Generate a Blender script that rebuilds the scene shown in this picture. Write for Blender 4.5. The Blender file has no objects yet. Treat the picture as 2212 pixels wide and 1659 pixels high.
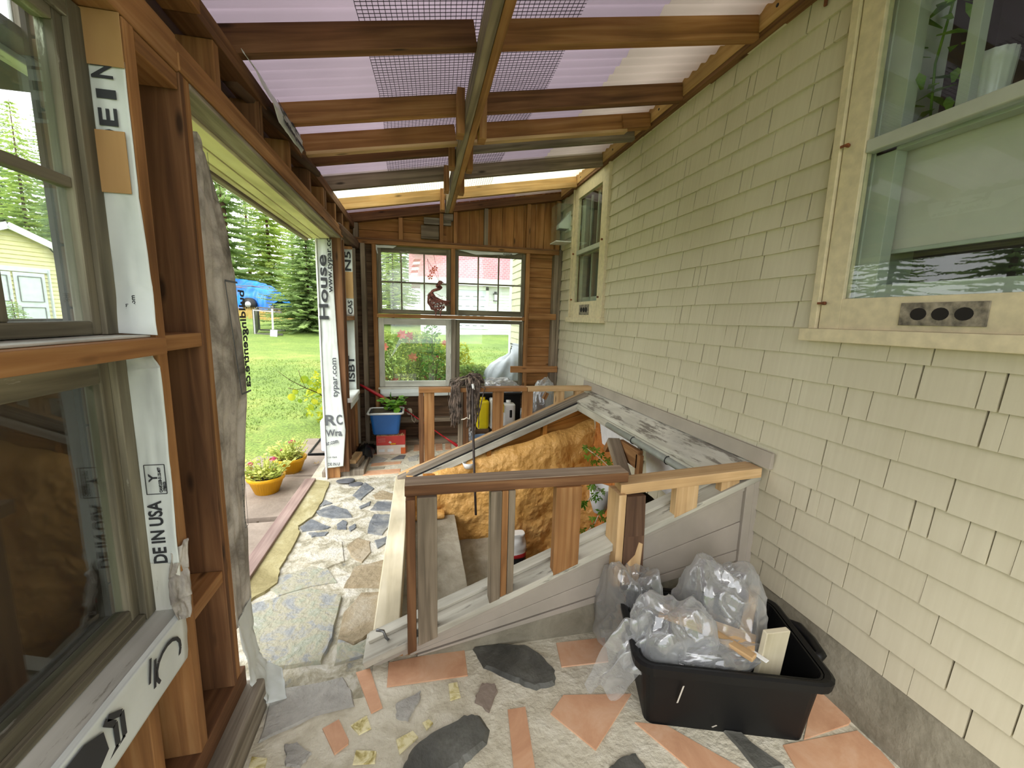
import bpy, math, random
from mathutils import Vector, Matrix, noise
random.seed(7)
sc = bpy.context.scene
COL = sc.collection
# ------------------------------------------------------------------ camera
F_PX, CX, CY, CAM_H = 894.0, 1106.0, 829.5, 1.45
cy_ = Vector((905-CX, -(682-CY), -F_PX)).normalized()
cz_ = -Vector((960-CX, -(6450-CY), -F_PX)).normalized()
cz_ = (cz_ - cy_*cz_.dot(cy_)).normalized()
cx_ = cy_.cross(cz_)
RM = Matrix((cx_, cy_, cz_))               # camera -> world
CAM = Vector((0, 0, CAM_H))
cam_d = bpy.data.cameras.new('camera'); cam = bpy.data.objects.new('camera', cam_d); COL.objects.link(cam)
cam_d.sensor_width = 36; cam_d.lens = 36*F_PX/2212; cam_d.clip_start = 0.02; cam_d.clip_end = 500
cam.matrix_world = Matrix.Translation(CAM) @ RM.to_4x4()
sc.camera = cam
def P(u, v, x=None, y=None, z=None):       # a pixel's ray met with a plane of the place
    d = RM @ Vector(((u-CX)/F_PX, -(v-CY)/F_PX, -1))
    if x is not None: t = (x-CAM.x)/d.x
    elif y is not None: t = (y-CAM.y)/d.y
    else: t = (z-CAM.z)/d.z
    return CAM + d*t
# ------------------------------------------------------------------ sky, light, exposure
w = bpy.data.worlds.new('overcast_sky'); sc.world = w; w.use_nodes = True
nt = w.node_tree; bg = nt.nodes['Background']
tc = nt.nodes.new('ShaderNodeTexCoord'); nz = nt.nodes.new('ShaderNodeTexNoise'); nz.inputs['Scale'].default_value = 2.2; nz.inputs['Detail'].default_value = 4
rp = nt.nodes.new('ShaderNodeValToRGB'); rp.color_ramp.elements[0].color = (.92, .95, 1, 1); rp.color_ramp.elements[1].color = (1, 1, 1, 1)
rp.color_ramp.elements[0].position = .35; rp.color_ramp.elements[1].position = .6
nt.links.new(tc.outputs['Generated'], nz.inputs['Vector']); nt.links.new(nz.outputs['Fac'], rp.inputs[0]); nt.links.new(rp.outputs[0], bg.inputs[0])
bg.inputs[1].default_value = 1.15
sun_d = bpy.data.lights.new('hazy_sun', 'SUN'); sun_d.energy = 1.0; sun_d.angle = math.radians(40); sun_d.color = (1, .97, .92)
sun = bpy.data.objects.new('hazy_sun', sun_d); COL.objects.link(sun); sun.rotation_euler = (math.radians(28), math.radians(-38), 0)
sc.view_settings.view_transform = 'Standard'; sc.view_settings.look = 'None'; sc.view_settings.gamma = 1
sc.view_settings.use_curve_mapping = False; sc.view_settings.exposure = 1.56
sc.cycles.max_bounces = 10; sc.cycles.diffuse_bounces = 5; sc.cycles.transparent_max_bounces = 24; sc.cycles.caustics_refractive = False; sc.cycles.caustics_reflective = False
# ------------------------------------------------------------------ materials
def newmat(name):
    m = bpy.data.materials.new(name); m.use_nodes = True
    return m, m.node_tree, m.node_tree.nodes, m.node_tree.links, m.node_tree.nodes['Principled BSDF']
def lin(c):
    return tuple(((v/12.92) if v <= .04045 else ((v+.055)/1.055)**2.4) for v in [k/255 for k in c]) + (1,)
def ramp(N, stops):
    r = N.new('ShaderNodeValToRGB'); e = r.color_ramp.elements
    while len(e) > 1: e.remove(e[-1])
    for i, (p, c) in enumerate(stops):
        k = e[0] if i == 0 else e.new(p)
        k.position = p; k.color = c if len(c) == 4 else lin(c)
    return r
def bumpn(N, L, src, b, strength, dist=.01):
    bp = N.new('ShaderNodeBump'); bp.inputs['Strength'].default_value = strength; bp.inputs['Distance'].default_value = dist
    L.new(src, bp.inputs['Height']); L.new(bp.outputs[0], b.inputs['Normal'])
def plain(name, c, rough=.6, var=.12, scale=8, bump=0, metal=0, coords='Object', spec=.5, detail=5):
    m, T, N, L, b = newmat(name)
    t = N.new('ShaderNodeTexCoord'); n = N.new('ShaderNodeTexNoise'); n.inputs['Scale'].default_value = scale; n.inputs['Detail'].default_value = detail
    L.new(t.outputs[coords], n.inputs['Vector'])
    d = tuple(max(0, int(k*(1-var))) for k in c); u = tuple(min(255, int(k*(1+var))) for k in c)
    r = ramp(N, [(.3, d), (.7, u)]); L.new(n.outputs['Fac'], r.inputs[0]); L.new(r.outputs[0], b.inputs['Base Color'])
    b.inputs['Roughness'].default_value = rough; b.inputs['Metallic'].default_value = metal; b.inputs['Specular IOR Level'].default_value = spec
    if bump: bumpn(N, L, n.outputs['Fac'], b, bump)
    return m
def wood(name, a, bcol, c, rough=.75, grain=34, knots=True, bump=.25, wear=None, wearcol=(140, 140, 132)):
    """a dark grain, b mid, c light; UV: u along the grain in metres"""
    m, T, N, L, b = newmat(name)
    uv = N.new('ShaderNodeUVMap'); mp = N.new('ShaderNodeMapping'); L.new(uv.outputs[0], mp.inputs[0])
    mp.inputs['Scale'].default_value = (1.6, grain, 1)
    n = N.new('ShaderNodeTexNoise'); n.inputs['Scale'].default_value = 1; n.inputs['Detail'].default_value = 6; n.inputs['Distortion'].default_value = .7
    L.new(mp.outputs[0], n.inputs['Vector'])
    r = ramp(N, [(.25, a), (.5, bcol), (.75, c)]); L.new(n.outputs['Fac'], r.inputs[0]); out = r.outputs[0]
    n2 = N.new('ShaderNodeTexNoise'); n2.inputs['Scale'].default_value = 2.3; n2.inputs['Detail'].default_value = 3; L.new(uv.outputs[0], n2.inputs['Vector'])
    mr = N.new('ShaderNodeMapRange'); mr.inputs[1].default_value = .3; mr.inputs[2].default_value = .7; mr.inputs[3].default_value = .72; mr.inputs[4].default_value = 1.18; L.new(n2.outputs['Fac'], mr.inputs[0])
    mx = N.new('ShaderNodeMix'); mx.data_type = 'RGBA'; mx.blend_type = 'MULTIPLY'; mx.inputs[0].default_value = 1
    L.new(out, mx.inputs[6]); L.new(mr.outputs[0], mx.inputs[7]); out = mx.outputs[2]
    if knots:
        mk = N.new('ShaderNodeMapping'); mk.inputs['Scale'].default_value = (2.6, 9, 1); L.new(uv.outputs[0], mk.inputs[0])
        v = N.new('ShaderNodeTexVoronoi'); v.inputs['Scale'].default_value = 1; L.new(mk.outputs[0], v.inputs['Vector'])
        kr = N.new('ShaderNodeMapRange'); kr.inputs[1].default_value = .05; kr.inputs[2].default_value = .12; kr.inputs[3].default_value = .8; kr.inputs[4].default_value = 0; L.new(v.outputs['Distance'], kr.inputs[0])
        k = N.new('ShaderNodeMix'); k.data_type = 'RGBA'; L.new(kr.outputs[0], k.inputs[0]); L.new(out, k.inputs[6]); k.inputs[7].default_value = lin(tuple(int(q*.45) for q in a)); out = k.outputs[2]
    if wear is not None:
        mw = N.new('ShaderNodeMapping'); mw.inputs['Scale'].default_value = (3.5, 16, 1); L.new(uv.outputs[0], mw.inputs[0])
        nw = N.new('ShaderNodeTexNoise'); nw.inputs['Scale'].default_value = 1; nw.inputs['Detail'].default_value = 8; nw.inputs['Roughness'].default_value = .7; L.new(mw.outputs[0], nw.inputs['Vector'])
        rw = N.new('ShaderNodeMapRange'); rw.inputs[1].default_value = wear-.04; rw.inputs[2].default_value = wear+.04; L.new(nw.outputs['Fac'], rw.inputs[0])
        k = N.new('ShaderNodeMix'); k.data_type = 'RGBA'; L.new(rw.outputs[0], k.inputs[0]); L.new(out, k.inputs[6]); k.inputs[7].default_value = lin(wearcol); out = k.outputs[2]
    L.new(out, b.inputs['Base Color']); b.inputs['Roughness'].default_value = rough; b.inputs['Specular IOR Level'].default_value = .25
    bumpn(N, L, n.outputs['Fac'], b, bump, .004)
    return m
M = {}
M['fir'] = wood('fir_lumber', (118, 80, 48), (152, 108, 66), (178, 136, 90))
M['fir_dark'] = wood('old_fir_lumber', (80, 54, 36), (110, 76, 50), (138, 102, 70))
M['fir_light'] = wood('fresh_spruce_lumber', (172, 136, 94), (198, 164, 120), (216, 186, 144))
M['rail'] = wood('weathered_lit_rail', (116, 98, 80), (150, 131, 112), (178, 161, 142))
M['ledger'] = wood('ledger_lumber', (158, 122, 76), (186, 150, 100), (206, 172, 124))
M['barn'] = wood('weathered_lumber', (96, 86, 72), (132, 118, 100), (160, 146, 126))
M['grey_wood'] = wood('grey_weathered_wood', (92, 84, 74), (132, 122, 108), (168, 160, 146), knots=False, bump=.5)
M['sheath'] = wood('sheathing_boards', (132, 88, 50), (164, 116, 68), (190, 142, 92), grain=22)
M['sheath_dark'] = wood('dark_sheathing_boards', (70, 52, 38), (98, 76, 56), (122, 98, 74), grain=22)
M['painted_old'] = wood('peeling_grey_paint', (158, 152, 138), (186, 182, 168), (206, 203, 190), knots=False, grain=20, bump=.3, wear=.62, wearcol=(112, 108, 98))
M['painted_siding'] = plain('painted_siding', (164, 155, 143), .6, .05, 5, .06)
M['ledge_paint'] = wood('flaking_ledge_paint', (176, 172, 158), (200, 197, 184), (216, 214, 203), knots=False, grain=12, bump=.3, wear=.55, wearcol=(128, 122, 112))
M['sash'] = wood('weathered_sash', (76, 72, 60), (110, 104, 88), (144, 138, 118), knots=False, grain=30, bump=.5, wear=.66, wearcol=(186, 184, 172))
M['sash_white'] = wood('chipped_white_sash', (170, 170, 158), (204, 204, 194), (222, 222, 214), knots=False, grain=14, bump=.3, wear=.63, wearcol=(110, 102, 86))
M['soffit'] = wood('cream_painted_boards', (206, 200, 152), (224, 219, 172), (234, 230, 188), knots=False, grain=10, bump=.08)
M['ply'] = wood('plywood', (156, 120, 78), (176, 140, 94), (190, 154, 108), knots=False, grain=9, bump=.08)
M['rust_red'] = wood('purple_grey_board', (120, 98, 92), (146, 124, 116), (168, 148, 138), knots=False, bump=.4)
M['bark'] = wood('bark', (58, 42, 32), (92, 68, 52), (120, 94, 74), knots=False, grain=26, bump=1.0)
M['casing'] = plain('casing_paint', (206, 193, 160), .6, .05, 30, .03)
M['curb_paint'] = wood('pale_curb_board', (176, 164, 136), (204, 194, 166), (222, 214, 190), knots=False, grain=14, bump=.3)
def shingle_mat():
    m, T, N, L, b = newmat('painted_shingle')
    t = N.new('ShaderNodeTexCoord'); mp = N.new('ShaderNodeMapping'); mp.inputs['Scale'].default_value = (20, 60, 3.2); L.new(t.outputs['Object'], mp.inputs[0])
    n = N.new('ShaderNodeTexNoise'); n.inputs['Scale'].default_value = 1; n.inputs['Detail'].default_value = 4; L.new(mp.outputs[0], n.inputs['Vector'])
    n2 = N.new('ShaderNodeTexNoise'); n2.inputs['Scale'].default_value = 1.5; L.new(t.outputs['Object'], n2.inputs['Vector'])
    a = N.new('ShaderNodeMath'); a.operation = 'MULTIPLY_ADD'; a.inputs[1].default_value = .5; L.new(n.outputs['Fac'], a.inputs[0]); L.new(n2.outputs['Fac'], a.inputs[2])
    r = ramp(N, [(.5, (190, 182, 158)), (.95, (204, 197, 174))]); L.new(a.outputs[0], r.inputs[0]); L.new(r.outputs[0], b.inputs['Base Color'])
    b.inputs['Roughness'].default_value = .62; b.inputs['Specular IOR Level'].default_value = .3; bumpn(N, L, n.outputs['Fac'], b, .12, .004)
    return m
M['shingle'] = shingle_mat()
M['gap'] = plain('shadow_backing', (70, 62, 54), .9)
def rough_stone(name, stops, scale=3, bump=.6, rough=.85, fine=40, dist=.012, spec=.35):
    m, T, N, L, b = newmat(name)
    t = N.new('ShaderNodeTexCoord'); n = N.new('ShaderNodeTexNoise'); n.inputs['Scale'].default_value = scale; n.inputs['Detail'].default_value = 9; n.inputs['Roughness'].default_value = .65; n.inputs['Distortion'].default_value = .6
    L.new(t.outputs['Object'], n.inputs['Vector']); r = ramp(N, stops); L.new(n.outputs['Fac'], r.inputs[0]); L.new(r.outputs[0], b.inputs['Base Color'])
    n2 = N.new('ShaderNodeTexNoise'); n2.inputs['Scale'].default_value = fine; n2.inputs['Detail'].default_value = 6; L.new(t.outputs['Object'], n2.inputs['Vector'])
    a = N.new('ShaderNodeMath'); a.operation = 'ADD'; L.new(n.outputs['Fac'], a.inputs[0]); L.new(n2.outputs['Fac'], a.inputs[1])
    bumpn(N, L, a.outputs[0], b, bump, dist); b.inputs['Roughness'].default_value = rough; b.inputs['Specular IOR Level'].default_value = spec
    return m
M['mortar'] = rough_stone('mortar', [(.3, (180, 172, 150)), (.5, (204, 198, 178)), (.7, (220, 215, 198))], 9, .8)
M['concrete'] = rough_stone('concrete', [(.3, (128, 122, 106)), (.55, (158, 152, 136)), (.75, (178, 173, 158))], 6, .5)
M['curb'] = rough_stone('footing_concrete', [(.3, (108, 102, 86)), (.6, (140, 134, 117)), (.8, (156, 151, 135))], 7, .4)
M['lime'] = rough_stone('limed_flagstone', [(.28, (104, 108, 112)), (.4, (146, 140, 118)), (.5, (178, 173, 156)), (.6, (196, 193, 182)), (.74, (128, 126, 120))], 9, .9)
M['flag'] = rough_stone('pale_flagstone', [(.3, (112, 116, 122)), (.42, (140, 143, 142)), (.5, (158, 154, 134)), (.6, (144, 149, 132)), (.72, (172, 170, 162))], 9, .8)
M['flag_tan'] = rough_stone('tan_flagstone', [(.3, (112, 102, 80)), (.5, (148, 134, 108)), (.7, (168, 160, 142))], 5, .8)
M['olive'] = rough_stone('lichen_concrete', [(.3, (124, 114, 76)), (.5, (156, 147, 106)), (.7, (178, 172, 140))], 4, .5)
M['slate'] = rough_stone('dark_slate', [(.3, (66, 66, 62)), (.55, (94, 94, 88)), (.75, (128, 129, 124))], 5, 1.0, .55, 14)
M['slate_blue'] = rough_stone('blue_slate', [(.28, (78, 82, 88)), (.5, (106, 110, 114)), (.7, (146, 146, 140))], 9, 1.0, .6, 18)
M['slate_grey'] = rough_stone('grey_slate', [(.3, (146, 144, 138)), (.55, (174, 172, 165)), (.75, (192, 190, 182))], 7, 1.0, .8)
M['taupe'] = rough_stone('taupe_stone', [(.3, (128, 114, 102)), (.7, (152, 138, 126))], 8, .5)
M['terra'] = rough_stone('terracotta_tile', [(.28, (186, 138, 106)), (.5, (206, 160, 126)), (.72, (218, 182, 152))], 5, .12, .6, 60, .004)
M['cream_tile'] = rough_stone('patterned_cream_tile', [(.36, (150, 134, 70)), (.46, (200, 188, 130)), (.55, (226, 218, 176))], 22, .1, .35, 60, .003)
M['paver'] = rough_stone('brown_paver', [(.3, (124, 112, 100)), (.6, (148, 135, 122)), (.8, (160, 148, 136))], 4, .3)
M['foam'] = rough_stone('sprayed_foam', [(.28, (190, 140, 66)), (.5, (216, 166, 92)), (.72, (230, 186, 118))], 2.5, .9, .42, 26, .02, .5)
M['foam_orange'] = rough_stone('orange_foam', [(.3, (184, 112, 52)), (.7, (206, 138, 70))], 6, .9, .5, 30, .02)
M['foam_board'] = plain('white_foam_board', (228, 229, 232), .6, .03, 20)
M['tint_wood'] = wood('foam_stained_boards', (142, 88, 30), (170, 112, 46), (188, 132, 64), knots=False)
M['dirt'] = plain('dirt', (70, 60, 46), .95, .3, 20, .5)
M['pit'] = plain('pit_floor', (92, 80, 62), .95, .2, 10, .3)
M['pvc_white'] = plain('white_plastic', (222, 224, 222), .4, .03)
M['black_plastic'] = plain('black_plastic', (12, 12, 13), .5, .1, 10, .02, spec=.3)
M['blue_plastic'] = plain('blue_plastic', (28, 92, 160), .35, .06)
M['lightblue'] = plain('light_blue_plastic', (130, 160, 200), .4, .06)
M['yellow_plastic'] = plain('yellow_plastic', (230, 208, 20), .35, .05)
M['pot_yellow'] = plain('yellow_pot', (232, 172, 24), .4, .06)
M['red'] = plain('red_paint', (170, 26, 34), .3, .1)
M['card_red'] = plain('printed_red_card', (196, 62, 54), .6, .06)
M['card'] = plain('white_card', (222, 206, 190), .7, .05)
M['card_or'] = plain('orange_card', (222, 110, 52), .7, .05)
M['ink'] = plain('black_ink', (42, 44, 48), .7, .05)
M['ink_grey'] = plain('faded_ink', (92, 96, 100), .7, .05)
M['ink_red'] = plain('red_ink', (176, 36, 40), .7, .05)
M['wrap'] = plain('house_wrap', (206, 212, 210), .45, .05, 6, .05)
M['wrap_dirty'] = rough_stone('dirty_house_wrap', [(.34, (92, 86, 80)), (.46, (150, 144, 136)), (.6, (196, 190, 182))], 5, .3, .7, 50)
M['metal'] = plain('galvanised_metal', (120, 122, 122), .4, .1, 8, 0, .8)
M['wire'] = plain('galvanised_wire', (66, 66, 72), .5, .1, 8, 0, .3)
M['lead'] = plain('lead_pipe', (140, 144, 136), .5, .1, 10, .05)
M['rust'] = plain('rust', (110, 62, 34), .8, .3, 30)
M['mop'] = plain('dirty_mop_rope', (96, 84, 76), .9, .5, 30, .5)
M['mop_band'] = plain('mop_band', (140, 132, 108), .9, .15, 30, .2)
M['stick'] = plain('charred_stick', (52, 42, 38), .6, .3, 30, .3)
M['vine'] = plain('reddish_vine', (134, 84, 78), .8, .35, 40)
M['rope'] = plain('pale_cord', (206, 196, 178), .8, .1)
M['rubber'] = plain('dark_grey_slab', (86, 88, 92), .75, .12, 18, .1)
M['tarp'] = plain('blue_tarp', (34, 116, 226), .4, .25, 2, .2)
M['cover'] = plain('silver_cover', (190, 192, 200), .4, .08, 4, .1)
M['siding_white'] = plain('white_siding', (226, 228, 226), .6, .03)
M['siding_cream'] = plain('cream_siding', (226, 216, 168), .6, .03)
M['white_trim'] = plain('white_trim', (232, 234, 232), .6, .03)
M['door_grey'] = plain('shed_door_white', (206, 212, 218), .5, .03)
M['garage_door'] = plain('pale_blue_door', (206, 222, 226), .5, .02)
M['vinyl_grey'] = plain('grey_frame', (92, 90, 86), .6, .1)
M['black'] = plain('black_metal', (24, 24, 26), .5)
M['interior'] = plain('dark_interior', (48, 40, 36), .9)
M['blind'] = plain('grey_blind', (196, 190, 180), .8, .03)
M['inner_paint'] = plain('inner_sash_paint', (170, 174, 162), .6, .05)
M['ceramic'] = plain('white_ceramic', (214, 216, 208), .25, .03)
M['steel'] = plain('polished_steel', (200, 200, 200), .15, .05, 8, 0, 1)
M['weathered_board'] = plain('vent_plate', (122, 114, 100), .85, .3, 40, .5)
M['hole'] = plain('vent_hole', (26, 22, 20), .95)
M['vinyl_jug'] = plain('milky_jug', (206, 220, 230), .35, .04)
M['dark_board'] = plain('dark_board', (40, 30, 24), .8, .2)
M['brown_panel'] = plain('brown_panel', (62, 40, 22), .8, .2, 2)
def roof_red():
    m, T, N, L, b = newmat('red_roof_shingles')
    t = N.new('ShaderNodeTexCoord'); br = N.new('ShaderNodeTexBrick'); br.inputs['Scale'].default_value = 3
    br.inputs['Color1'].default_value = lin((186, 110, 116)); br.inputs['Color2'].default_value = lin((172, 96, 104)); br.inputs['Mortar'].default_value = lin((202, 144, 148)); br.inputs['Mortar Size'].default_value = .03
    L.new(t.outputs['Object'], br.inputs['Vector']); mp = N.new('ShaderNodeMapping'); mp.inputs['Rotation'].default_value = (math.radians(90), 0, 0)
    L.new(t.outputs['Object'], mp.inputs[0]); L.new(mp.outputs[0], br.inputs['Vector']); L.new(br.outputs['Color'], b.inputs['Base Color']); b.inputs['Roughness'].default_value = .9
    return m
M['roof_red'] = roof_red()
def grass_mat():
    m, T, N, L, b = newmat('lawn')
    t = N.new('ShaderNodeTexCoord'); n = N.new('ShaderNodeTexNoise'); n.inputs['Scale'].default_value = .55; n.inputs['Detail'].default_value = 10; n.inputs['Roughness'].default_value = .72; L.new(t.outputs['Object'], n.inputs['Vector'])
    r = ramp(N, [(.32, (92, 118, 48)), (.5, (118, 142, 60)), (.66, (150, 158, 80))]); L.new(n.outputs['Fac'], r.inputs[0])
    n2 = N.new('ShaderNodeTexNoise'); n2.inputs['Scale'].default_value = 35; n2.inputs['Detail'].default_value = 5; L.new(t.outputs['Object'], n2.inputs['Vector'])
    mr = N.new('ShaderNodeMapRange'); mr.inputs[1].default_value = .3; mr.inputs[2].default_value = .7; mr.inputs[3].default_value = .62; mr.inputs[4].default_value = 1.3; L.new(n2.outputs['Fac'], mr.inputs[0])
    mx = N.new('ShaderNodeMix'); mx.data_type = 'RGBA'; mx.blend_type = 'MULTIPLY'; mx.inputs[0].default_value = 1; L.new(r.outputs[0], mx.inputs[6]); L.new(mr.outputs[0], mx.inputs[7])
    L.new(mx.outputs[2], b.inputs['Base Color']); b.inputs['Roughness'].default_value = .9; bumpn(N, L, n2.outputs['Fac'], b, .7, .05)
    return m
M['lawn'] = grass_mat()
def leaf(name, a, c, trans=.35, scale=1.5):
    m, T, N, L, b = newmat(name)
    t = N.new('ShaderNodeTexCoord'); n = N.new('ShaderNodeTexNoise'); n.inputs['Scale'].default_value = scale; n.inputs['Detail'].default_value = 6; L.new(t.outputs['Object'], n.inputs['Vector'])
    r = ramp(N, [(.33, a), (.67, c)]); L.new(n.outputs['Fac'], r.inputs[0]); L.new(r.outputs[0], b.inputs['Base Color']); b.inputs['Roughness'].default_value = .6; b.inputs['Specular IOR Level'].default_value = .25
    tr = N.new('ShaderNodeBsdfTranslucent'); L.new(r.outputs[0], tr.inputs[0]); mx = N.new('ShaderNodeMixShader'); mx.inputs[0].default_value = trans
    L.new(b.outputs[0], mx.inputs[1]); L.new(tr.outputs[0], mx.inputs[2]); L.new(mx.outputs[0], N['Material Output'].inputs[0])
    return m
M['spruce'] = leaf('spruce_needles', (128, 154, 98), (184, 204, 138), .5)
M['spruce_light'] = leaf('pale_spruce_needles', (168, 190, 104), (214, 226, 138), .5)
M['shrub'] = leaf('yellow_green_leaves', (120, 156, 40), (208, 204, 60), .4, 5)
M['garden'] = leaf('garden_leaves', (110, 150, 66), (196, 204, 96), .4, 5)
M['green_leaf'] = leaf('green_leaves', (60, 124, 34), (146, 190, 70), .4, 12)
M['sedum'] = leaf('sedum_leaves', (166, 184, 84), (226, 228, 140), .4, 12)
M['petal'] = leaf('pink_petals', (196, 60, 110), (226, 120, 150), .3, 20)
M['petal_red'] = leaf('coral_petals', (206, 90, 76), (232, 140, 116), .3, 20)
M['dry'] = leaf('dry_grass', (180, 150, 84), (212, 184, 120), .3, 5)
def glass(name, haze=.06, tint=(.96, 1, .98), hz=(210, 216, 212), refl=1.0, patch=0.0, f0=.035):
    m, T, N, L, b = newmat(name)
    N.remove(b); tr = N.new('ShaderNodeBsdfTransparent'); tr.inputs[0].default_value = tint + (1,)
    gl = N.new('ShaderNodeBsdfGlossy'); gl.inputs['Roughness'].default_value = .01; gl.inputs[0].default_value = (refl, refl, refl, 1)
    lw = N.new('ShaderNodeLayerWeight'); lw.inputs[0].default_value = .5; pw = N.new('ShaderNodeMath'); pw.operation = 'POWER'; pw.inputs[1].default_value = 4.2; L.new(lw.outputs['Facing'], pw.inputs[0])
    fr = N.new('ShaderNodeMath'); fr.operation = 'MULTIPLY_ADD'; fr.inputs[1].default_value = .8; fr.inputs[2].default_value = f0; fr.use_clamp = True; L.new(pw.outputs[0], fr.inputs[0])
    mx = N.new('ShaderNodeMixShader'); L.new(fr.outputs[0], mx.inputs[0]); L.new(tr.outputs[0], mx.inputs[1]); L.new(gl.outputs[0], mx.inputs[2])
    df = N.new('ShaderNodeBsdfTranslucent'); df.inputs[0].default_value = lin(hz); d2 = N.new('ShaderNodeBsdfDiffuse'); d2.inputs[0].default_value = lin(hz); dm = N.new('ShaderNodeMixShader'); L.new(df.outputs[0], dm.inputs[1]); L.new(d2.outputs[0], dm.inputs[2]); dm.inputs[0].default_value = .35
    t = N.new('ShaderNodeTexCoord'); n = N.new('ShaderNodeTexNoise'); n.inputs['Scale'].default_value = 3; n.inputs['Detail'].default_value = 5; L.new(t.outputs['Object'], n.inputs['Vector'])
    mr = N.new('ShaderNodeMapRange'); mr.inputs[1].default_value = .45; mr.inputs[2].default_value = .7; mr.inputs[3].default_value = haze; mr.inputs[4].default_value = haze+patch; L.new(n.outputs['Fac'], mr.inputs[0])
    m2 = N.new('ShaderNodeMixShader'); L.new(mr.outputs[0], m2.inputs[0]); L.new(mx.outputs[0], m2.inputs[1]); L.new(dm.outputs[0], m2.inputs[2]); L.new(m2.outputs[0], N['Material Output'].inputs[0])
    return m
M['glass'] = glass('old_window_glass', .03, patch=.08)
M['glass_clear'] = glass('clear_window_glass', .015)
M['glass_hazy'] = glass('fogged_window_glass', .08, patch=.4)
M['acrylic'] = glass('clear_acrylic', .05)
def plastic_sheet(name, op=.3):
    m, T, N, L, b = newmat(name)
    b.inputs['Base Color'].default_value = lin((228, 230, 232)); b.inputs['Roughness'].default_value = .16; b.inputs['Specular IOR Level'].default_value = .9
    tl = N.new('ShaderNodeBsdfTranslucent'); tl.inputs[0].default_value = lin((220, 224, 228)); tr = N.new('ShaderNodeBsdfTransparent'); tr.inputs[0].default_value = (.93, .94, .95, 1)
    a = N.new('ShaderNodeMixShader'); a.inputs[0].default_value = .4; L.new(b.outputs[0], a.inputs[1]); L.new(tl.outputs[0], a.inputs[2])
    gl = N.new('ShaderNodeBsdfGlossy'); gl.inputs['Roughness'].default_value = .14
    t = N.new('ShaderNodeTexCoord'); n1 = N.new('ShaderNodeTexNoise'); n1.noise_type = 'RIDGED_MULTIFRACTAL'; n1.inputs['Scale'].default_value = 9; n1.inputs['Detail'].default_value = 3; n1.inputs['Distortion'].default_value = 1.2; L.new(t.outputs['Object'], n1.inputs['Vector'])
    bp = N.new('ShaderNodeBump'); bp.inputs['Strength'].default_value = .8; bp.inputs['Distance'].default_value = .015; L.new(n1.outputs['Fac'], bp.inputs['Height']); L.new(bp.outputs[0], gl.inputs['Normal']); L.new(bp.outputs[0], b.inputs['Normal'])
    lw = N.new('ShaderNodeLayerWeight'); lw.inputs[0].default_value = .35
    mr = N.new('ShaderNodeMapRange'); mr.inputs[3].default_value = op; mr.inputs[4].default_value = .95; L.new(bp.outputs[0], lw.inputs['Normal']); L.new(lw.outputs['Facing'], mr.inputs[0])
    c = N.new('ShaderNodeMixShader'); L.new(mr.outputs[0], c.inputs[0]); L.new(tr.outputs[0], c.inputs[1]); L.new(a.outputs[0], c.inputs[2])
    d = N.new('ShaderNodeMixShader'); d.inputs[0].default_value = .12; L.new(c.outputs[0], d.inputs[1]); L.new(gl.outputs[0], d.inputs[2])
    L.new(d.outputs[0], N['Material Output'].inputs[0])
    return m
M['sheeting'] = plastic_sheet('clear_plastic_sheeting', .2)
def panel_mat(name, col, tcol, tmix=.72):
    m, T, N, L, b = newmat(name)
    b.inputs['Base Color'].default_value = lin(col); b.inputs['Roughness'].default_value = .35; b.inputs['Specular IOR Level'].default_value = .3
    t = N.new('ShaderNodeTexCoord'); n = N.new('ShaderNodeTexNoise'); n.inputs['Scale'].default_value = 1.1; n.inputs['Detail'].default_value = 4; L.new(t.outputs['Object'], n.inputs['Vector'])
    r = ramp(N, [(.3, tuple(int(k*.93) for k in tcol)), (.7, tcol)]); L.new(n.outputs['Fac'], r.inputs[0])
    tl = N.new('ShaderNodeBsdfTranslucent'); L.new(r.outputs[0], tl.inputs[0]); mx = N.new('ShaderNodeMixShader'); mx.inputs[0].default_value = tmix
    L.new(b.outputs[0], mx.inputs[1]); L.new(tl.outputs[0], mx.inputs[2]); L.new(mx.outputs[0], N['Material Output'].inputs[0])
    return m
M['panel_lilac'] = panel_mat('lilac_panel', (178, 170, 176), (190, 180, 186))
M['panel_white'] = panel_mat('white_panel', (184, 176, 168), (188, 180, 172))
M['panel_clear'] = panel_mat('clear_yellowed_panel', (236, 236, 220), (255, 255, 240), .9)
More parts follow.
